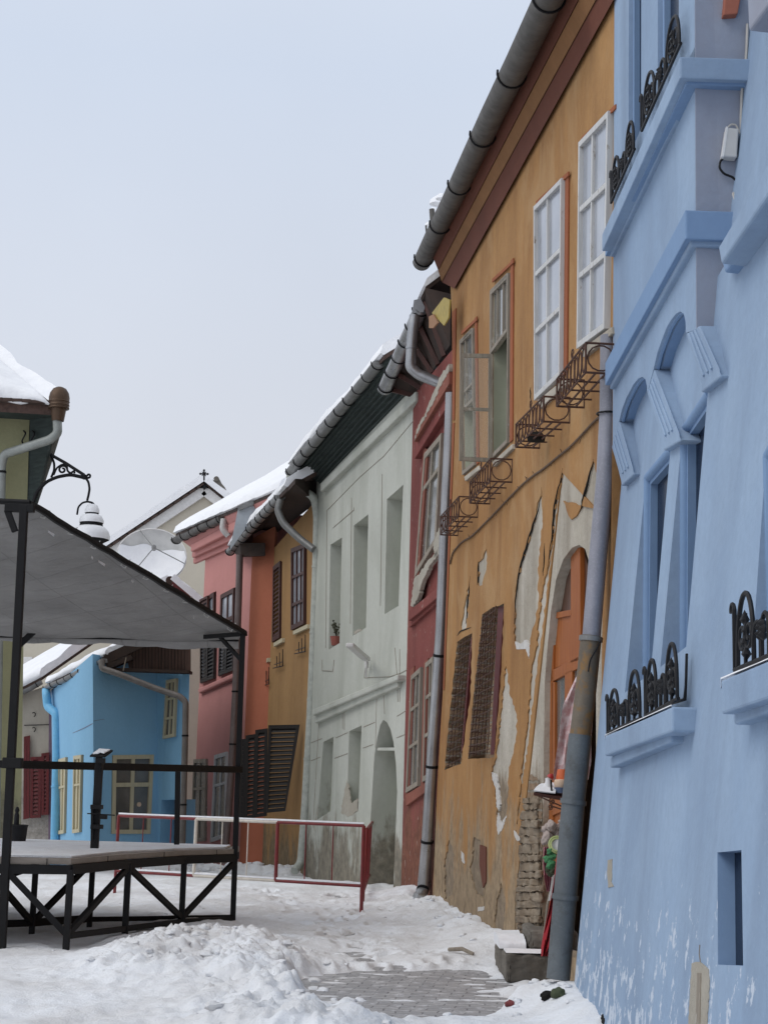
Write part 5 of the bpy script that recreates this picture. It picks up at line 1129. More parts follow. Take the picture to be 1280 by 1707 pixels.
for q, o_ in (([(318, 908), (402, 862), (402, 878), (318, 920)], .30), ([(320, 920), (402, 878), (402, 893), (320, 930)], .18), ([(322, 930), (402, 893), (402, 905), (322, 940)], .08), ([(330, 1148), (388, 1122), (388, 1131), (331, 1156)], .09)):
    mb = MB(); mb.prism(PK.q(q, o_), -n * (o_ + .02)); build('cornice', mb, M['pink'], kh, bevel=.03)
ka_, kb_ = PK.at(293, 899, .40), PK.at(372, 862, .40)
gutter(kh, ka_, kb_, .12, M['zinc_dark'], .9)
kc_ = PK.at(470, 815, .40)
roof(kh, ka_ + V((0, 0, .14)), kc_, -PK.h, 4.5, 3.0, .16, 45, rag=.12, eave=.05)
mb = MB(); mb.loft([ka_ + V((0, 0, .05)) - PK.n * .05, ka_ + V((0, 0, .13)) - PK.n * .05, PK.at(318, 905, .2), PK.at(318, 912, .2)], [kc_ - V((0, 0, .08)), kc_, PK.at(470, 830, .2), PK.at(470, 838, .2)]); build('soffit', mb, M['pink'], kh)
downpipe(kh, [kb_ + V((.02, -.02, -.05)), atY(371, 882, kb_.y - .05), atY(381, 893, kb_.y - .02)], .07, M['plasticgrey'], (), True)
ym = eB.y - .2
downpipe(kh, [atY(400, 925, ym), atY(398, 1000, ym), atY(393, 1150, ym), atY(387, 1270, ym), atY(381, 1360, ym), atY(374, 1440, ym)], .075, metal('brown_grey_pipe', (.19, .15, .145), .6, .3), (.45, .62), False)
mb = MB(); mb.prism([atY(397, 848, 33.4), atY(440, 829, 33.4), atY(441, 838, 33.4), atY(383, 918, 33.4)], V((0, .06, 0))); build('gable_panel', mb, plain('pale_blue_grey_panel', (.42, .46, .50), .7, .1), ch)
mb = MB(); a_ = [atY(397, 848, 33.35), atY(440, 829, 33.35)]; mb.bar(a_[0], a_[1], .05, .10); build('gable_trim', mb, M['zinc'], ch)

# ================================================================ BRIGHT BLUE COTTAGE
Y0 = 34.2
fb = atY(158, 1458, Y0)
fh = thing('bright_blue_cottage', 'bright blue cottage with cream windows under a weathered board gable', 'house', fb)
fa, fb, fc, fd = [atY(x, 1458, Y) for x, Y in ((90, Y0 + 3.7), (158, Y0), (264, Y0 + .9), (308, Y0 + .05))]
ta, tb_, tc_, td = atY(86, 1150, Y0 + 3.7), atY(155, 1090, Y0), atY(262, 1108, Y0 + .9), atY(317, 1100, Y0 + .05)
def lean(a, b, u): return Pl(a, b - a, (u - a))
PA, PB, PF = lean(fa, fb, tb_ if 0 else fa + (tb_ - fb)), lean(fb, fc, tb_), lean(fc, fd, tc_ + (td - fd) * .5 - (tc_ - fc) * .5)
fh.location = fb
A1, A2 = [(101, 1266), (114, 1262), (111, 1389), (100, 1391)], [(127, 1260), (140, 1258), (137, 1387), (125, 1389)]
BW = [(187, 1259), (255, 1258), (249, 1390), (185, 1390)]; CW = [(281, 1134), (298, 1131), (294, 1228), (275, 1232)]; CD = [(269, 1334), (292, 1333), (291, 1460), (266, 1460)]
mb = MB()
for P, a, b, t0_, t1_, hs, d in ((PA, fa, fb, ta, tb_, [A1, A2], .05), (PB, fb, fc, tb_, tc_, [BW], .06), (PF, fc, fd, tc_, td, [CW, CD], .1)):
    mb.wall([a + (a - t0_) * .1, b + (b - t1_) * .1, t1_, t0_], [P.q(q) for q in hs], None, [-P.n * (d if q is not CD else .5) for q in hs])
build('wall', mb, M['cyan'], fh)
for P, q, c_, r_, f_ in ((PA, A1, [.5], [.38], .11), (PA, A2, [.5], [.38], .11), (PB, BW, [.5], [.38], .085), (PF, CW, [.5], [.33, .66], .07)):
    window(fh, P, q, -.02, c_, r_, f_ if P is not PA else .08, .05 if q is not BW else .085, M['creamwood'], M['creamwood'] if P is PA else M['curtain'], .06)
    a, b, c, d = q
mb = MB(); mb.wall([p - PF.n * .48 for p in PF.q(CD)]); build('door', mb, M['redwood'], fh)
g1, g2 = atY(77, 1146, Y0 + 3.7), atY(177, 1098, Y0 - .25)
gutter(fh, g1, g2, .085, M['zinc'], .5)
# roof: slope from the eave up to a ridge, gable boards towards the street
vd = (g2 - g1); back_ = V((.95, .30, 0)).normalized()
rid2 = atY(288, 1044, Y0 + .2); rid1 = rid2 + vd * -1.3
e2_, e1_ = g2 + V((.03, 0, .08)), g1 + V((.03, 0, .08))
mb = MB(); dn = V((0, 0, -.08)); b2_ = atY(317, 1054, Y0 + .5); b1_ = b2_ - vd * 1.3
mb.loft([e1_, e2_, rid2, rid1], [e1_ + dn, e2_ + dn, rid2 + dn, rid1 + dn]); mb.loft([rid1, rid2, b2_, b1_], [rid1 + dn, rid2 + dn, b2_ + dn, b1_ + dn]); ro = build('roof', mb, M['tile'], fh)
blanket(ro, e1_, e2_ + V((0, 0, .0)), rid2, rid1, .17, 34, 26, 51, rag=.10, eave=.03)
gy = Y0 - .1
mb = MB(); gb_pts = [atY(212, 1090, gy), atY(285, 1060, gy), atY(318, 1050, gy - .05), atY(318, 1118, gy - .05), atY(264, 1122, gy + .05), atY(215, 1113, gy)]
mb.plate(gb_pts, V((0, .05, 0))); gbo = build('gable_boards', mb, M['boards'], fh)
mb = MB()
for k in range(19): x = 216 + k * 5.4; mb.bar(atY(x, 1090 - (x - 212) * .42 if x < 285 else 1060, gy - .03), atY(x, 1113 + min(9, (x - 212) * .16), gy - .03), .008, .02, V((0, 1, 0)))
build('board_gap', mb, M['dark'], gbo)
mb = MB(); mb.bar(atY(176, 1100, gy - .12), atY(300, 1042, gy - .12), .06, .20, ZU); mb.bar(atY(180, 1112, gy), atY(222, 1096, gy), .3, .10, ZU); mb.bar(atY(180, 1116, gy + .2), atY(318, 1121, gy + .1), .45, .06, ZU); build('barge_board', mb, M['soffit'], fh)
downpipe(fh, [atY(171, 1100, Y0 - .32), atY(170, 1114, Y0 - .35), atY(200, 1124, Y0 - .4), atY(255, 1146, Y0 - .3), atY(300, 1161, Y0 - .4), atY(310, 1170, Y0 - .4), atY(309, 1230, Y0 - .4), atY(303, 1458, Y0 - .4)], .065, metal('grey_brown_pipe', (.22, .20, .185), .6, .3), (.5, .75), True)
downpipe(fh, [g1 + V((.02, -.02, -.06)), atY(78, 1158, Y0 + 3.4), atY(80, 1178, Y0 + 3.4), atY(95, 1190, Y0 + 3.1), atY(96, 1215, Y0 + 3.1), atY(91, 1445, Y0 + 3.1)], .10, M['cyan_pipe'], (.6,), True, 'downpipe', M['cyan_pipe'])
mb = MB(); mb.bar(atY(206, 1118, gy - .2), atY(211, 1096, gy - .2), .04, .02); build('strut', mb, M['greywood'], fh)
mb = MB(); mb.tube([PA.at(122, 1222, .003), PA.at(140, 1214, .003), PA.at(155, 1206, .003)], .006, 4); mb.tube([PB.at(156, 1202, .003), PB.at(172, 1199, .003), PB.at(205, 1198, .003)], .005, 4); build('crack', mb, M['mauve'], fh)
mb = MB(); mb.lathe(PB.at(232, 1341, .0), [(0, -.02), (.05, -.02), (.05, .02), (0, .02)], 10, PB.n); build('window_ornament', mb, M['creamclay'], fh)
mb = MB(); mb.prism(PF.q([(259, 1372), (263, 1371), (261, 1394), (258, 1393)], .02), -PF.n * .03); build('letter_box', mb, M['iron'], fh)

# ================================================================ OLD CREAM HOUSE with oxblood shutters
ya = 39.5
oh = thing('cream_house', 'old cream house with oxblood louvred shutters seen past the bright blue cottage', 'house', atY(60, 1440, ya))
mb = MB(); mb.prism([atY(-60, 1470, ya), atY(88, 1470, ya), atY(88, 1140, ya), atY(-60, 1190, ya)], V((0, 3, 0))); build('wall', mb, M['cream'], oh)
mb = MB(); mb.prism([atY(82, 1185, ya - .06), atY(88, 1185, ya - .06), atY(87, 1450, ya - .06), atY(81, 1450, ya - .06)], V((0, .05, 0))); build('corner_strip', mb, M['mauve'], oh)
for q, sl in (([(52, 1262), (70, 1261), (69, 1363), (51, 1364)], 14), ([(70, 1256), (83, 1254), (82, 1358), (70, 1359)], 14), ([(41, 1228), (51, 1226), (50, 1364), (40, 1366)], 18)):
    shutter(oh, [atY(*p, ya - .08) for p in q], V((0, -1, 0)), sl, M['redwood'], .07, .04)
gutter(oh, atY(-40, 1194, ya - .4), atY(68, 1135, ya - .4), .10, M['zinc'], .6)
e1_, e2_ = atY(-40, 1190, ya - .4) + V((0, 0, .06)), atY(70, 1133, ya - .4) + V((0, 0, .06)); u1, u2 = atY(60, 1110, ya + 2), atY(190, 1045, ya + 2)
mb = MB(); mb.loft([e1_, e2_, u2, u1], [p + V((0, 0, -.08)) for p in (e1_, e2_, u2, u1)]); ro = build('roof', mb, M['tile'], oh); blanket(ro, e1_, e2_, u2, u1, .2, 26, 16, 61, rag=.1)
mb = MB(); mb.tube([atY(41, 1209, ya - .05), atY(84, 1208, ya - .05)], .012, 5); build('conduit', mb, M['iron'], oh)
mb = MB()
for y in (1190, 1215): mb.tube(scroll(atY(56, y, ya - .05), V((1, 0, 0)), ZU, .07, .6, 5), .012, 5)
build('wall_hook', mb, M['iron'], oh)

# ================================================================ SMALL HOUSE WITH RED GABLE (ridge above the cottage)
yr = 40.5
sh_ = thing('red_gabled_house', 'small snow-roofed house with a dark red gable edge beneath the satellite dish', 'house', atY(285, 1300, yr))
ap, rr_, ll_ = atY(285, 970, yr), atY(345, 1022, yr), atY(190, 1042, yr); dp = V((-1.2, 5, 0))
mb = MB(); mb.prism([ap, rr_, V((rr_.x, rr_.y, -1)), V((ll_.x, ll_.y, -1)), ll_], V((0, 3, 0))); build('wall', mb, M['beige'], sh_)
mb = MB(); mb.bar(ap + V((0, -.1, -.08)), rr_ + V((.2, -.1, -.20)), .08, .22); mb.bar(ap + V((0, -.1, -.08)), ll_ + V((-.1, -.1, -.1)), .08, .22); build('barge_board', mb, M['redwood'], sh_)
mb = MB(); mb.lathe(ap + V((0, -.15, .02)), [(0, 0), (.11, .0), (.10, .5), (0, .5)], 10, V((-.2, 1, 0))); build('ridge_tile', mb, M['tile'], sh_, smooth=40)
ap2 = ap + V((0, -.15, .05)); blanket(sh_, rr_ + V((.1, -.15, 0)), rr_ + V((.1, 3, 0)), ap2 + V((0, 3.1, 0)), ap2, .16, 12, 14, 71, rag=.05); blanket(sh_, ll_ + V((-.1, -.15, 0)), ll_ + V((-.1, 3, 0)), ap2 + V((0, 3.1, 0)), ap2, .16, 12, 14, 72, rag=.05)
# ---- satellite dish
yd = 42.5; dc = atY(253, 928, yd); dr_ = 58 * yd / 2700; ax = V((.10, -1, .20)).normalized()
ds = thing('satellite_dish', 'large white mesh satellite dish half filled with snow behind the rooftops', 'satellite dish', atY(253, 990, yd))
xr = ax.cross(ZU).normalized(); yr_ = xr.cross(ax)
if yr_.z < 0: yr_ = -yr_
mb = MB(); dz = .26
prof = [(dr_ * k / 10, dz * (k / 10) ** 2) for k in range(11)]
vs = []; N_ = 40
def dp_(r, a, h): return dc + xr * (r * math.cos(a)) + yr_ * (r * .86 * math.sin(a)) + ax * (h - dz)
for r_, h_ in prof[1:]: vs += [dp_(r_, 2 * math.pi * j / N_, h_) for j in range(N_)]
fs = [(i * N_ + j, i * N_ + (j + 1) % N_, (i + 1) * N_ + (j + 1) % N_, (i + 1) * N_ + j) for i in range(9) for j in range(N_)] + [tuple(range(N_))]
mb.add(vs, fs); t = NT('dish_white'); t.set(t.mix(t.ramp(t.noise(3, 6), .4, .7), (.62, .62, .60), (.46, .46, .45)), .5); build('reflector', mb, t.m, ds, smooth=60)
mb = MB(); mb.tube([dp_(dr_, 2 * math.pi * j / N_, dz) for j in range(N_)], .018, 6, closed=True); build('rim', mb, M['white'], ds)
mb = MB(); vs = []; fs = []; nn_ = 30
lev = lambda s: .02 + .22 * (s * .5 + .5) * -1
for j in range(14):
    for i in range(nn_ + 1):
        xx = -1 + 2 * i / nn_; top_y = .38 + .10 * math.sin(3 * xx + .6) + .05 * math.sin(8 * xx) ; lo = -math.sqrt(max(0, 1 - xx * xx)) * .985; hi = max(lo, min(top_y, math.sqrt(max(0, 1 - xx * xx)) * .985)); yy = lo + (hi - lo) * j / 13
        rr0 = min(1, math.hypot(xx, yy)); th = .16 * (1 - (j / 13)) ** .7 * math.sqrt(max(0, 1 - xx * xx)) + .012
        vs.append(dc + xr * (xx * dr_) + yr_ * (yy * dr_ * .86) + ax * (dz * rr0 ** 2 - dz + th * .9 + .01))
for j in range(13):
    for i in range(nn_): k = j * (nn_ + 1) + i; fs.append((k, k + 1, k + nn_ + 2, k + nn_ + 1))
mb.add(vs, fs); build('snow_layer', mb, M['roofsnow'], ds, smooth=70)
fo = atY(257, 913, yd - .9); mb = MB()
for a_ in (rad(68), rad(192), rad(-52)): mb.tube([dp_(dr_, a_, dz), fo], .014, 5)
build('strut', mb, M['zinc'], ds); mb = MB(); mb.lathe(fo, [(0, -.1), (.06, -.1), (.06, .08), (.03, .12), (0, .12)], 10, ax); build('feed_horn', mb, M['zinc'], ds)
mb = MB(); mb.tube([dc - ax * .28, dc - ax * .5 + V((0, 0, -.2)), V((dc.x, yd + .5, 1.0))], .06, 8); build('mast', mb, M['zinc_dark'], ds)

# ================================================================ BEIGE GABLED HOUSE with a cross
yg = 52.0
bg = thing('beige_gabled_house', 'tall beige house with a snow-edged gable, roof cross and chimney', 'house', atY(200, 1300, yg))
ap = atY(342, 811, yg); sl = .655; Lx, Rx = atY(10, 811 + (342 - 10) * .665, yg), atY(600, 811 + (600 - 342) * .80, yg)
mb = MB(); mb.prism([ap, Rx, V((Rx.x, yg, 0)), V((Lx.x, yg, 0)), Lx], V((0, 12, 0))); build('wall', mb, M['beige'], bg)
mb = MB(); w_ = V((0, -.1, 0))
for P_ in (Lx, Rx): mb.bar(ap + w_ + V((0, 0, -.16)), P_ + w_ + V((0, 0, -.16)), .12, .30)
build('verge_band', mb, M['white'], bg)
mb = MB()
for P_ in (Lx, Rx): mb.prism([ap + V((0, -.25, .10)), P_ + V((0, -.25, .10)), P_ + V((0, -.25, .05)), ap + V((0, -.25, .05))], V((0, 12.4, 0)))
rf = build('roof', mb, M['tile'], bg)
mb = MB(); k = 26
for i in range(k):
    c = lerp(ap, Lx, (i + .5) / k) + V((0, -.27, .08)); mb.box(c + V((0, 0, -.03)), .24, .12, .035 + .03 * RND.random(), ((Lx - ap).normalized(), V((0, 1, 0)), (Lx - ap).normalized().cross(V((0, 1, 0)))))
build('verge_tile', mb, M['tile'], rf)
for P_, s_ in ((Lx, 81), (Rx, 82)): blanket(rf, P_ + V((0, -.35, .11)), P_ + V((0, 11, .11)), ap + V((0, 11, .11)), ap + V((0, -.35, .11)), .24, 16, 30, s_, rag=.05)
mb = MB(); c_ = atY(361, 800, yg + 2.0); cz = c_.z; mb.prism([atY(349, 840, yg + 2), atY(373, 840, yg + 2), atY(373, 816, yg + 2), atY(375, 812, yg + 2), atY(361, 796, yg + 2), atY(348, 808, yg + 2), atY(349, 812, yg + 2)], V((0, .9, 0))); mb.lathe(atY(361, 798, yg + 1.95), [(0, 0), (.09, 0), (.09, 1), (0, 1)], 10, V((0, 1, 0))); chm = build('chimney', mb, M['stone'], rf)
blanket(chm, atY(347, 808, yg + 2) , atY(347, 808, yg + 2.9), atY(359, 797, yg + 2.9), atY(359, 797, yg + 2), .06, 8, 8, 85, rag=.03)
mb = MB(); c_ = atY(340.5, 790, yg - .1); mb.tube([atY(340.5, 808, yg - .1), atY(340.5, 784, yg - .1)], .03, 6); mb.tube([c_ - V((.11, 0, 0)), c_ + V((.11, 0, 0))], .025, 6)
for q in (c_ - V((.12, 0, 0)), c_ + V((.12, 0, 0)), atY(340.5, 784, yg - .1)): mb.lathe(q, [(0, -.05), (.05, 0), (0, .05)], 6)
for q in ((.07, .07), (-.07, .07), (.07, -.07), (-.07, -.07)): mb.tube([c_, c_ + V((q[0], 0, q[1]))], .015, 5)
mb.lathe(atY(341, 808, yg - .15), [(0, -.14), (.16, -.12), (.13, .0), (.05, .08), (0, .1)], 10); build('roof_cross', mb, M['iron'], rf)
mb = MB(); mb.prism([atY(40, 1095, yg - .1), atY(54, 1095, yg - .1), atY(54, 1200, yg - .1), atY(40, 1200, yg - .1)], V((0, .15, 0))); build('window_blind', mb, M['white'], bg)

# ================================================================ OLIVE HOUSE at the left edge
yo = 26.5
lh = thing('olive_house', 'olive plastered house with thick roof snow and a brown rainwater head', 'house', V((atY(46, 1440, yo).x, yo, 0)))
cr = V((atY(48, 1440, yo).x, yo, 0)); zt = atY(48, 690, yo).z
side = V((-.42, 1, 0)).normalized()
crt = V((atY(49, 840, yo).x, yo, 0)); 
mb = MB(); mb.prism([V((atY(-120, 1440, yo).x, yo, -.2)), V((atY(36, 1460, yo).x, yo, -.2)), atY(40, 1060, yo), atY(50, 690, yo), atY(-120, 690, yo)], side * 6); build('wall', mb, M['olive'], lh)
ez = atY(90, 692, yo - .5)
c0 = atY(90, 690, yo - .55); l0 = atY(-140, 676, yo - .55)
mb = MB(); mb.prism([l0, c0, c0 + side * 5 + V((0, 0, 0)), l0 + side * 5], V((0, 0, .06))); build('soffit', mb, M['soffit_green'], lh)
mb = MB(); mb.prism([l0 + V((0, -.02, -.02)), c0 + V((0, -.02, -.02)), c0 + V((0, -.02, .14)), l0 + V((0, -.02, .14))], V((0, .03, 0))); build('fascia', mb, plain('rusty_fascia_board', (.13, .08, .065), .85, .5), lh)
# leaning strip of eave board and render along the side wall
mb = MB(); mb.loft([atY(48, 690, yo + .02), atY(94, 690, yo - .4), atY(90, 735, yo - .1), atY(48, 750, yo + .02)], [atY(45, 880, yo + .02), atY(52, 880, yo + .05), atY(50, 890, yo + .05), atY(45, 890, yo + .02)]); build('side_eave', mb, M['soffit_green'], lh)
mb = MB(); mb.tube([atY(92, 725, yo - .1), atY(78, 770, yo), atY(55, 838, yo + .1)], .09, 8); build('verge_roll', mb, plain('dirty_grey_render', (.12, .115, .10), .9), lh, smooth=50)
tl = c0 + V((0, 0, .15)); ll = l0 + V((0, 0, .15)); hip = atY(-60, 560, yo + 3.0)
mb = MB(); apx = hip; mb.add([ll, tl, tl + side * 6, apx, ll + V((-1, 0, 2.5)), apx + side * 3], [(0, 1, 3, 4), (1, 2, 5, 3)]); ro = build('roof', mb, M['tile'], lh)
mb = MB()
for k in range(14): p = lerp(ll, tl, (k + .5) / 14); mb.box(p + V((0, -.06, .0)), .17, .30, .05)
build('eave_tile', mb, M['tile'], ro)
blanket(ro, ll, tl + V((-.03, 0, 0)), apx + V((0, 0, .1)), ll + V((-1, 0, 2.5)), .42, 40, 24, 91, rag=.10, eave=.02, taper=.25); blanket(ro, tl, tl + side * 6, apx + side * 3, apx, .34, 20, 20, 92, rag=.06, taper=.5)
hd = atY(99, 680, yo - .7); k = yo / 2700
mb = MB(); mb.lathe(atY(97, 702, yo - .65), [(0, 0), (10 * k, 0), (13 * k, 22 * k), (17 * k, 24 * k), (17 * k, 34 * k), (17.2 * k, 40 * k), (15.5 * k, 48 * k), (11 * k, 55 * k), (5 * k, 58 * k), (0, 58.5 * k)], 22); hdo = build('rainwater_head', mb, M['copper'], lh, smooth=40)
mb = MB()
for z in (22, 27, 33): mb.lathe(atY(97, 702, yo - .65) + V((0, 0, z * k)), [(17.3 * k, -.012), (17.9 * k, 0), (17.3 * k, .012)], 22)
build('band', mb, M['copper'], hdo, smooth=40)
downpipe(lh, [atY(96, 700, yo - .65), atY(97, 722, yo - .65), atY(84, 733, yo - .6), atY(8, 757, yo - .3), atY(3, 775, yo - .25), atY(1, 900, yo - .25), atY(-8, 1440, yo - .25)], .075, metal('pale_green_zinc', (.32, .34, .32), .5, .3), (.2, .36), True)
mb = MB()
for x in (40, 55): mb.tube(curve([atY(x, 718, yo - .05), atY(x + 4, 722, yo - .2), atY(x - 3, 735, yo - .1), atY(x, 742, yo - .05)]), .014, 6)
build('iron_hook', mb, M['iron'], lh, smooth=50)
# ---- lantern on its scrolled bracket
yl = yo - .1
ln = thing('street_lantern', 'snow-capped iron lantern hanging from a scrolled wall bracket on the olive house', 'street lantern', atY(152, 900, yl))
def LT(*p): return [atY(x, y, yl) for x, y in p]
mb = MB(); mb.tube(LT((85, 758), (110, 772), (141, 792)), .028, 6); mb.tube(curve(LT((56, 838), (62, 820), (78, 803), (96, 795), (118, 791), (140, 796)), 4), .032, 6); mb.tube(curve(LT((86, 760), (91, 772), (91, 784), (86, 796)), 4), .022, 6)
mb.tube(scroll(atY(105, 783, yl), V((1, 0, 0)), ZU, .075, 1.3, .2), .018, 6); mb.tube(curve(LT((90, 792), (95, 780), (104, 774), (112, 776), (113, 785), (118, 789), (124, 785), (125, 789)), 4), .018, 6); mb.tube(scroll(atY(148, 793, yl), V((1, 0, 0)), ZU, .045, 1.1, 3), .018, 6)
mb.tube(curve(LT((141, 794), (148, 803), (150, 815), (148, 826), (146, 834)), 4), .022, 6); mb.lathe(atY(141, 795, yl), [(0, -.05), (.05, -.03), (.05, .03), (0, .05)], 8); build('bracket', mb, M['iron'], ln, smooth=50)
kk = yl / 2700
mb = MB(); mb.tube(curve(LT((129, 858), (131, 845), (138, 838), (146, 836), (155, 838), (161, 848), (163, 866)), 4), .018, 6); mb.tube(LT((148, 825), (145, 837)), .012, 5); build('hoop', mb, M['iron'], ln, smooth=50)
cc = atY(151, 905, yl); ax_ = V((math.sin(ROLL) * 1, 0, 1)).normalized()
def L_(prof): return [(r * kk, z * kk) for r, z in prof]
mb = MB(); mb.lathe(cc, L_([(0, -20), (18, -18), (21, 0), (24, 2), (31, 6), (31, 10), (20, 26), (19, 33), (20, 35), (12, 40), (11, 50), (12, 52), (0, 54)]), 22); build('hood', mb, M['iron'], ln, smooth=35)
mb = MB(); mb.lathe(cc, L_([(0, -19), (17, -17), (20, 1), (0, 1)]), 16); build('glass_bowl', mb, M['glass_grey'], ln, smooth=50)
mb = MB()
for pr in ([(31.8, 6), (32.3, 12), (30, 20), (24, 26), (18.5, 29), (0, 30)], [(20.3, 34.2), (20.5, 39), (17, 46), (12, 48.5), (0, 49)], [(12.3, 51), (12, 57), (9, 64), (5, 66), (0, 66.5)]): mb.lathe(cc, L_(pr), 22)
build('snow_layer', mb, M['roofsnow'], ln, smooth=70)

# ================================================================ OPEN AIR STAGE
zd = .85
A_, F1, F2, F3, B_ = gz(3, 1588), gz(105, 1591), gz(208, 1567), gz(302, 1552), gz(388, 1544)
F1.y += .15
Cb = V((-6.2, 19.5, 0)); Bb = V((B_.x - .02, 19.45, 0)); D_ = V((-6.2, A_.y, 0))
st = thing('stage', 'open black steel stage with plank deck and grey tarpaulin canopy', 'stage', V((A_.x, A_.y, 0)))
zv = lambda p, z: V((p.x, p.y, z))
plan = [D_, A_, F1, F2, F3, B_, Bb, Cb]
mb = MB(); mb.plate([zv(p, zd - .055) for p in plan], V((0, 0, .055)))
dk = build('deck', mb, M['deck'], st, bevel=.004)
mb = MB(); ed = [A_, F1, F2, F3, B_]
for i in range(4):
    p = lerp(ed[i], ed[i + 1], .62); mb.box(zv(p, zd - .028), .004, .02, .056)
build('plank_joint', mb, M['dark'], dk)
mb = MB(); xs_ = [zv(p, zd + .002) for p in (D_ + V((0, .15, 0)), A_ + V((.1, .15, 0)), F1 + V((-.02, .12, 0)), F2 + V((-.1, .1, 0)), F3 + V((-.1, 0, 0)), B_ + V((-.12, 0, 0)), Bb + V((-.1, -.05, 0)), Cb)]
mb.plate(xs_, V((0, 0, .018))); build('snow_layer', mb, M['snow'], st)
mb = MB(); w = .055
ring_ = [D_, A_, F1, F2, F3, B_, Bb, Cb]
for i in range(5): mb.bar(zv(ring_[i], zd - .10), zv(ring_[i + 1], zd - .10), .05, .085)
mb.bar(zv(Bb, zd - .1), zv(Cb, zd - .1), .05, .085); build('deck_beam', mb, M['steel_black'], st)
G1, G2 = gz(53, 1562), gz(149, 1552)
for p, r_ in ((F1, .06), (F2, .06), (F3, .06), (G1, .055), (G2, .055), (V((-5.0, 15.9, 0)), .05), (V((-5.2, 19.2, 0)), .05)):
    mb = MB(); mb.bar(zv(p, -.05), zv(p, zd - .1), r_, r_, V((0, 1, 0))); build('leg', mb, M['steel_black'], st, bevel=.006)
def pole(foot, topz, px_top, w):
    t_ = atY(px_top[0], px_top[1], foot.y); mb = MB(); mb.bar(zv(foot, -.05), V((foot.x + (t_.x - foot.x), foot.y, t_.z)), w, w, V((0, 1, 0))); build('pole', mb, M['steel_black'], st, bevel=.006); return t_
tA = pole(A_, 0, (41, 842), .075); tB = pole(B_, 0, (405, 1058), .06)
tCx = V((-6.2, 19.5, atY(20, 1062, 19.5).z)); mb = MB(); mb.bar(zv(Cb, 0), tCx, .06, .06, V((0, 1, 0))); build('pole', mb, M['steel_black'], st)
for a, za, b, zb_ in ((A_, zd - .12, F1, .16), (F1, .16, F2, zd - .13), (F2, zd - .13, F3, .14), (F3, .14, B_, zd - .13), (V((A_.x - .3, A_.y + .8, 0)), .62, G1, .14), (G1, .14, G2, zd - .12), (G1, zd - .15, V((-5, 15.9, 0)), .1)):
    mb = MB(); mb.bar(zv(a, za), zv(b, zb_), .045, .06); build('brace', mb, M['steel_black'], st, bevel=.004)
for a, b, z0, z1, w in ((F1, F2, .15, .11, .055), (F2, F3, .11, .10, .055), (F3, B_, .10, .08, .055), (B_, G2, .10, .12, .05), (G2, G1, .13, .14, .075), (G1, V((-5, 15.4, 0)), .14, .15, .07)):
    mb = MB(); mb.bar(zv(a, z0), zv(b, z1), .05, w); build('bottom_rail', mb, M['steel_black'], st, bevel=.004)
rz = 1.70
mb = MB(); ra_, rb2 = atY(-30, 1273, A_.y), atY(402, 1283, B_.y); mb.bar(atY(12, 1274, A_.y), rb2, .055, .075); mb.bar(atY(12, 1274, A_.y), V((-6.2, A_.y, atY(12, 1274, A_.y).z)), .05, .07); build('handrail', mb, M['steel_black'], st, bevel=.005)
for (x, y0, x1, y1, w) in ((166, 1272, 158, 1414, .075), (297, 1282, 295, 1408, .055)):
    s = (x - 5) / 400; Y_ = lerp(F1, F2, .5).y if x < 200 else lerp(F2, F3, .95).y; mb = MB(); mb.bar(atY(x, y0, Y_), atY(x1, y1, Y_), w, w, V((0, 1, 0))); build('rail_post', mb, M['steel_black'], st, bevel=.005)
mb = MB(); mb.box(atY(22, 1272, A_.y), .18, .1, .1); build('rail_bracket', mb, M['steel_black'], st, bevel=.008)
# tarpaulin: high along the near edge, falling to the far edge, sagging between the ties
TA, TB = atY(50, 836, A_.y), atY(408, 1052, B_.y); TC = V((-6.4, 19.6, atY(0, 1061, 19.5).z)); TD = V((-6.4, A_.y - .1, TA.z + .03)); TBB = atY(398, 1066, 19.4)
mb = MB(); nu, nv = 34, 26; vs = []
for j in range(nv + 1):
    for i in range(nu + 1):
        s, t = i / nu, j / nv; a = lerp(TD, TA, s) if False else None
        near = lerp(TD, TA, s * 2) if s <= .5 else lerp(TA, TB, (s - .5) * 2)
        far_ = lerp(TC, TBB, s)
        p = lerp(near, far_, t); sag = -.10 * math.sin(math.pi * t) * math.sin(math.pi * min(1, s * 1.02)) - .012 * math.sin(s * 40) * (1 - t) * math.sin(math.pi * (s * 10 % 1)) + .02 * (float(fbm(np.array(s * 6.), np.array(t * 5.), 3, 3)) - .5)
        sag += -.035 * abs(math.sin(s * 9.5)) * t ** 6
        vs.append(p + V((0, 0, sag)))
fs = [(j * (nu + 1) + i, j * (nu + 1) + i + 1, (j + 1) * (nu + 1) + i + 1, (j + 1) * (nu + 1) + i) for j in range(nv) for i in range(nu)]
N_ = len(vs); vs2 = [v + V((0, 0, .006)) for v in vs]; rim = list(range(nu + 1)) + [j * (nu + 1) + nu for j in range(1, nv + 1)] + [nv * (nu + 1) + i for i in range(nu - 1, -1, -1)] + [j * (nu + 1) for j in range(nv - 1, 0, -1)]
fs += [tuple(i + N_ for i in f[::-1]) for f in fs[:nu * nv]] + [(rim[k], rim[(k + 1) % len(rim)], rim[(k + 1) % len(rim)] + N_, rim[k] + N_) for k in range(len(rim))]
mb.add(vs + vs2, fs); cv = build('canopy', mb, M['tarp'], st, smooth=60)
mb = MB(); last = [vs[nv * (nu + 1) + i] for i in range(nu + 1)]; rr2 = random.Random(4)
low = [p + V((.02 * math.sin(i * 1.3), .02 * math.cos(i * .9), -.03 - .05 * (i / nu) ** 2 - .025 * abs(math.sin(i * .7)))) for i, p in enumerate(last)]
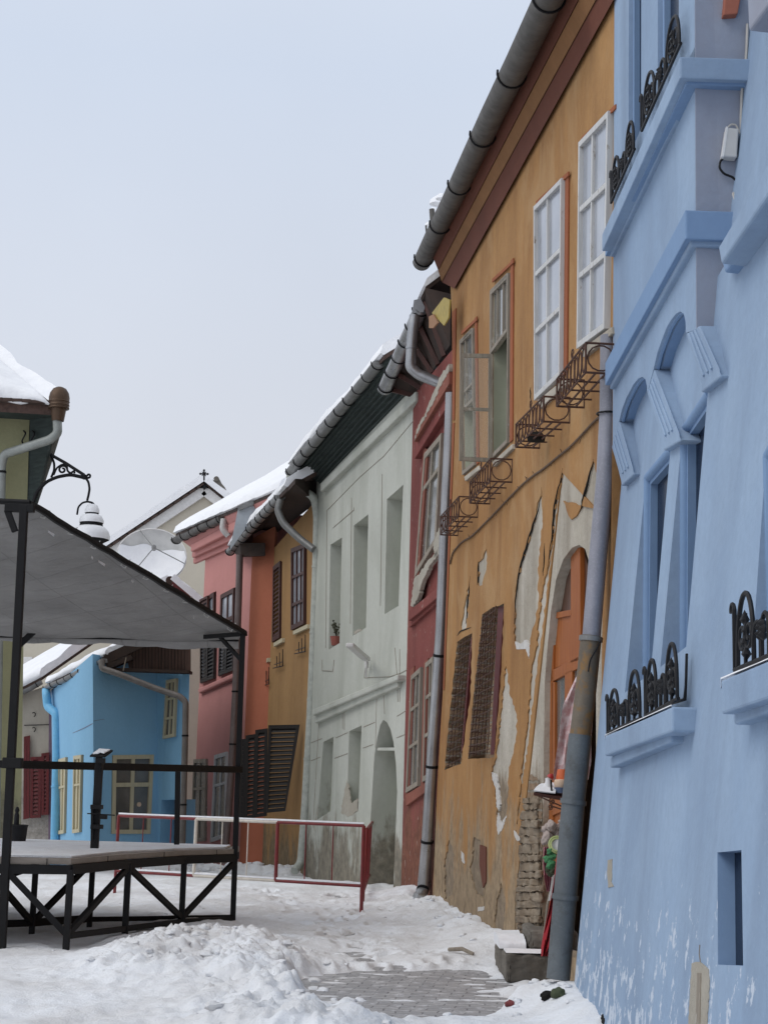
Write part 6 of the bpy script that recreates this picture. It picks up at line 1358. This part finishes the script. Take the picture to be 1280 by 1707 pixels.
for i in range(nu): mb.add([last[i], last[i + 1], low[i + 1], low[i]], [(0, 1, 2, 3)])
build('hem', mb, M['tarp'], cv, smooth=60)
# snow weighing on top of the tarpaulin (thin, seen at its edges)
mb = MB(); edge = [lerp(TA, TB, k / 30) for k in range(31)]; mb.tube([p + V((0, 0, -.02 - .03 * (float(fbm(np.array(k * .7), np.array(2.), 3, 8)) - .5))) for k, p in enumerate(edge)], .035, 7); mb.tube([TA + V((0, 0, -.01)), TD], .03, 7); build('edge_roll', mb, M['steel_black'], cv, smooth=50)
mb = MB()
for k in range(9):
    p = lerp(TA, TB, (k + .6 + .3 * rr2.random()) / 9.4); mb.tube([p + V((.02, 0, .02)), p + V((-.03, .02, -.05 - .03 * rr2.random())), p + V((-.08, .05, -.04)), p + V((-.05, .03, .0))], .005, 5)
build('tie_cord', mb, M['plasticgrey'], cv)
mb = MB()
for s_, l_ in ((.12, .10), (.30, .03), (.33, .12), (.48, .03), (.78, .02)):
    p = lerp(TA, TB, s_) + V((-.12, .05, -.10)); d_ = (TB - TA).normalized() * l_; mb.prism([p, p + d_, p + d_ * .9 + V((0, 0, -.03)), p + V((0, 0, -.02))], V((0, .01, 0)))
build('snow_layer', mb, M['roofsnow'], cv)
mb = MB(); mb.bar(tA + V((-.18, 0, -.03)), tA + V((.10, 0, -.03)), .07, .08); mb.bar(tA + V((-.16, 0, -.05)), tA + V((-.07, 0, -.26)), .05, .06); mb.bar(atY(58, 1052, 19.3), atY(28, 1080, 19.3), .05, .07); build('pole_bracket', mb, M['steel_black'], st, bevel=.006)
mb = MB(); mb.bar(TB + V((-.5, .35, -.05)), TB + V((.02, 0, -.03)), .04, .05); mb.bar(tB + V((0, 0, -.3)), TB + V((-.3, .25, -.06)), .035, .04); mb.bar(V((TC.x, TC.y, TC.z)), TBB, .04, .05); build('canopy_beam', mb, M['steel_black'], st)
# small floodlight / panel clamped on the rail post
Y_ = lerp(F1, F2, .5).y - .04
fl_ = thing('flood_lamp', 'flat tilted lamp panel with snow clamped on top of the stage rail post', 'lamp', atY(167, 1275, Y_))
mb = MB(); mb.prism([atY(150, 1259, Y_ - .05), atY(176, 1260, Y_ - .05), atY(189, 1250, Y_ + .15), atY(163, 1249, Y_ + .15)], V((0, 0, -.018))); build('panel', mb, M['steel_black'], fl_, bevel=.004)
mb = MB(); mb.plate([atY(x, y, Y_ - .05 + dy) + V((0, 0, .002)) for x, y, dy in ((155, 1257.6, .02), (164, 1257, .03), (168, 1255, .05), (174, 1256.5, .03), (184, 1251.2, .17), (166, 1250, .17))], V((0, 0, .012))); build('snow_layer', mb, M['roofsnow'], fl_)
mb = MB(); mb.bar(atY(166, 1262, Y_), atY(165, 1280, Y_), .06, .06, V((0, 1, 0))); mb.box(atY(168, 1268, Y_ - .03), .09, .06, .05)
for y in (1345, 1378): mb.box(atY(162, y, Y_ - .02), .11, .10, .04)
mb.tube([atY(146, 1356, Y_ - .06), atY(192, 1359, Y_ - .06)], .006, 5); mb.box(atY(173, 1362, Y_ - .06), .07, .05, .04); mb.bar(atY(154.5, 1345, Y_ - .02), atY(154, 1400, Y_ - .02), .025, .03, V((0, 1, 0))); build('clamp', mb, M['steel_black'], fl_)
# rubber tub on the deck with a hose stub
tb = thing('rubber_tub', 'black rubber tub with an upright stub standing at the back of the stage', 'tub', atY(28, 1394, 18.8))
c_ = V((atY(28, 1394, 18.8).x, 18.8, zd)); k = 18.8 / 2700
mb = MB(); mb.lathe(c_, [(0, 0), (15 * k, 0), (17.5 * k, 26 * k), (18.5 * k, 28 * k), (17 * k, 29 * k), (15.5 * k, 25 * k), (0, 24 * k)], 24); build('tub', mb, M['rubber'], tb, smooth=40)
mb = MB(); mb.lathe(c_ + V((-.01, 0, 24 * k)), [(0, 0), (4.5 * k, 0), (4 * k, 20 * k), (2.5 * k, 24 * k), (4 * k, 28 * k), (2 * k, 33 * k), (0, 34 * k)], 12); build('stub', mb, M['rubber'], tb, smooth=40)

# ================================================================ BARRIERS
def barrier(a, b, label, secs, group='red and cream street barriers', lean=V((0, 0, 0)), htop=1.10, hbot=.36):
    a, b = V(a), V(b); t = thing('street_barrier', label, 'barrier', (a + b) / 2, group); L = b - a; r = .021; up = V((0, 0, htop)) + lean; lo = V((0, 0, hbot)) + lean * (hbot / htop)
    for i, (s0, s1, m_) in enumerate(secs):
        p, q = lerp(a, b, s0), lerp(a, b, s1)
        for h_ in (up, lo): f = MB(); f.tube([p + h_, q + h_], r, 8); build('rail_section', f, M[m_], t, smooth=50)
    return t, L, up, lo
fA, fB = gz(191, 1497), gz(602, 1526)
t, L, up, lo = barrier(fA, fB, 'long snow-topped street barrier in red and cream sections across the street', [(0, .335, 'red_paint'), (.335, .668, 'cream_paint'), (.668, 1, 'red_paint')])
for s, z0, m_, r in ((0, -.05, 'red_paint', .022), (.335, .36, 'cream_paint', .022), (.668, .36, 'red_paint', .024), (1, -.05, 'red_paint', .024)):
    mb = MB(); p = lerp(fA, fB, s); mb.tube([p + V((0, 0, z0)), p + up], r, 8); build('post', mb, M[m_], t, smooth=50)
for s, m_ in ((.11, 'red_paint'), (.23, 'red_paint'), (.445, 'cream_paint'), (.55, 'cream_paint'), (.78, 'red_paint'), (.885, 'red_paint')):
    mb = MB(); p = lerp(fA, fB, s); mb.tube([p + lo, p + up], .008, 6); build('bar', mb, M[m_], t)
d_ = V((0, .035, 0)); a_ = fA + up + V((0, 0, .016)); b_ = fB + up + V((0, 0, .016)); blanket(t, a_ - d_ * .5, b_ - d_ * .5, b_ + d_ * .5, a_ + d_ * .5, .022, 90, 3, 21, rag=.0, taper=0)
a_ = fA + lo + V((0, 0, .016)); b_ = fB + lo + V((0, 0, .016)); blanket(t, a_ - d_ * .5, b_ - d_ * .5, b_ + d_ * .5, a_ + d_ * .5, .024, 90, 3, 22, rag=.0, taper=0)
eA_, eB_ = gz(604, 1512) + V((.0, .05, 0)), gz(617, 1478) + V((-.02, 0, 0))
t, L, up, lo = barrier(eA_, eB_, 'red street barrier standing end-on beside the pale green house, tilted sideways', [(0, 1, 'red_paint')], lean=V((.03, 0, 0)), htop=1.02, hbot=.2)
for s in (0, .2, .4, .6, .8, 1):
    mb = MB(); p = lerp(eA_, eB_, s); mb.tube([p + (V((0, 0, -.05)) if s in (0, 1) else lo), p + up], .022 if s in (0, 1) else .012, 8); build('post' if s in (0, 1) else 'bar', mb, M['red_paint'], t, smooth=50)
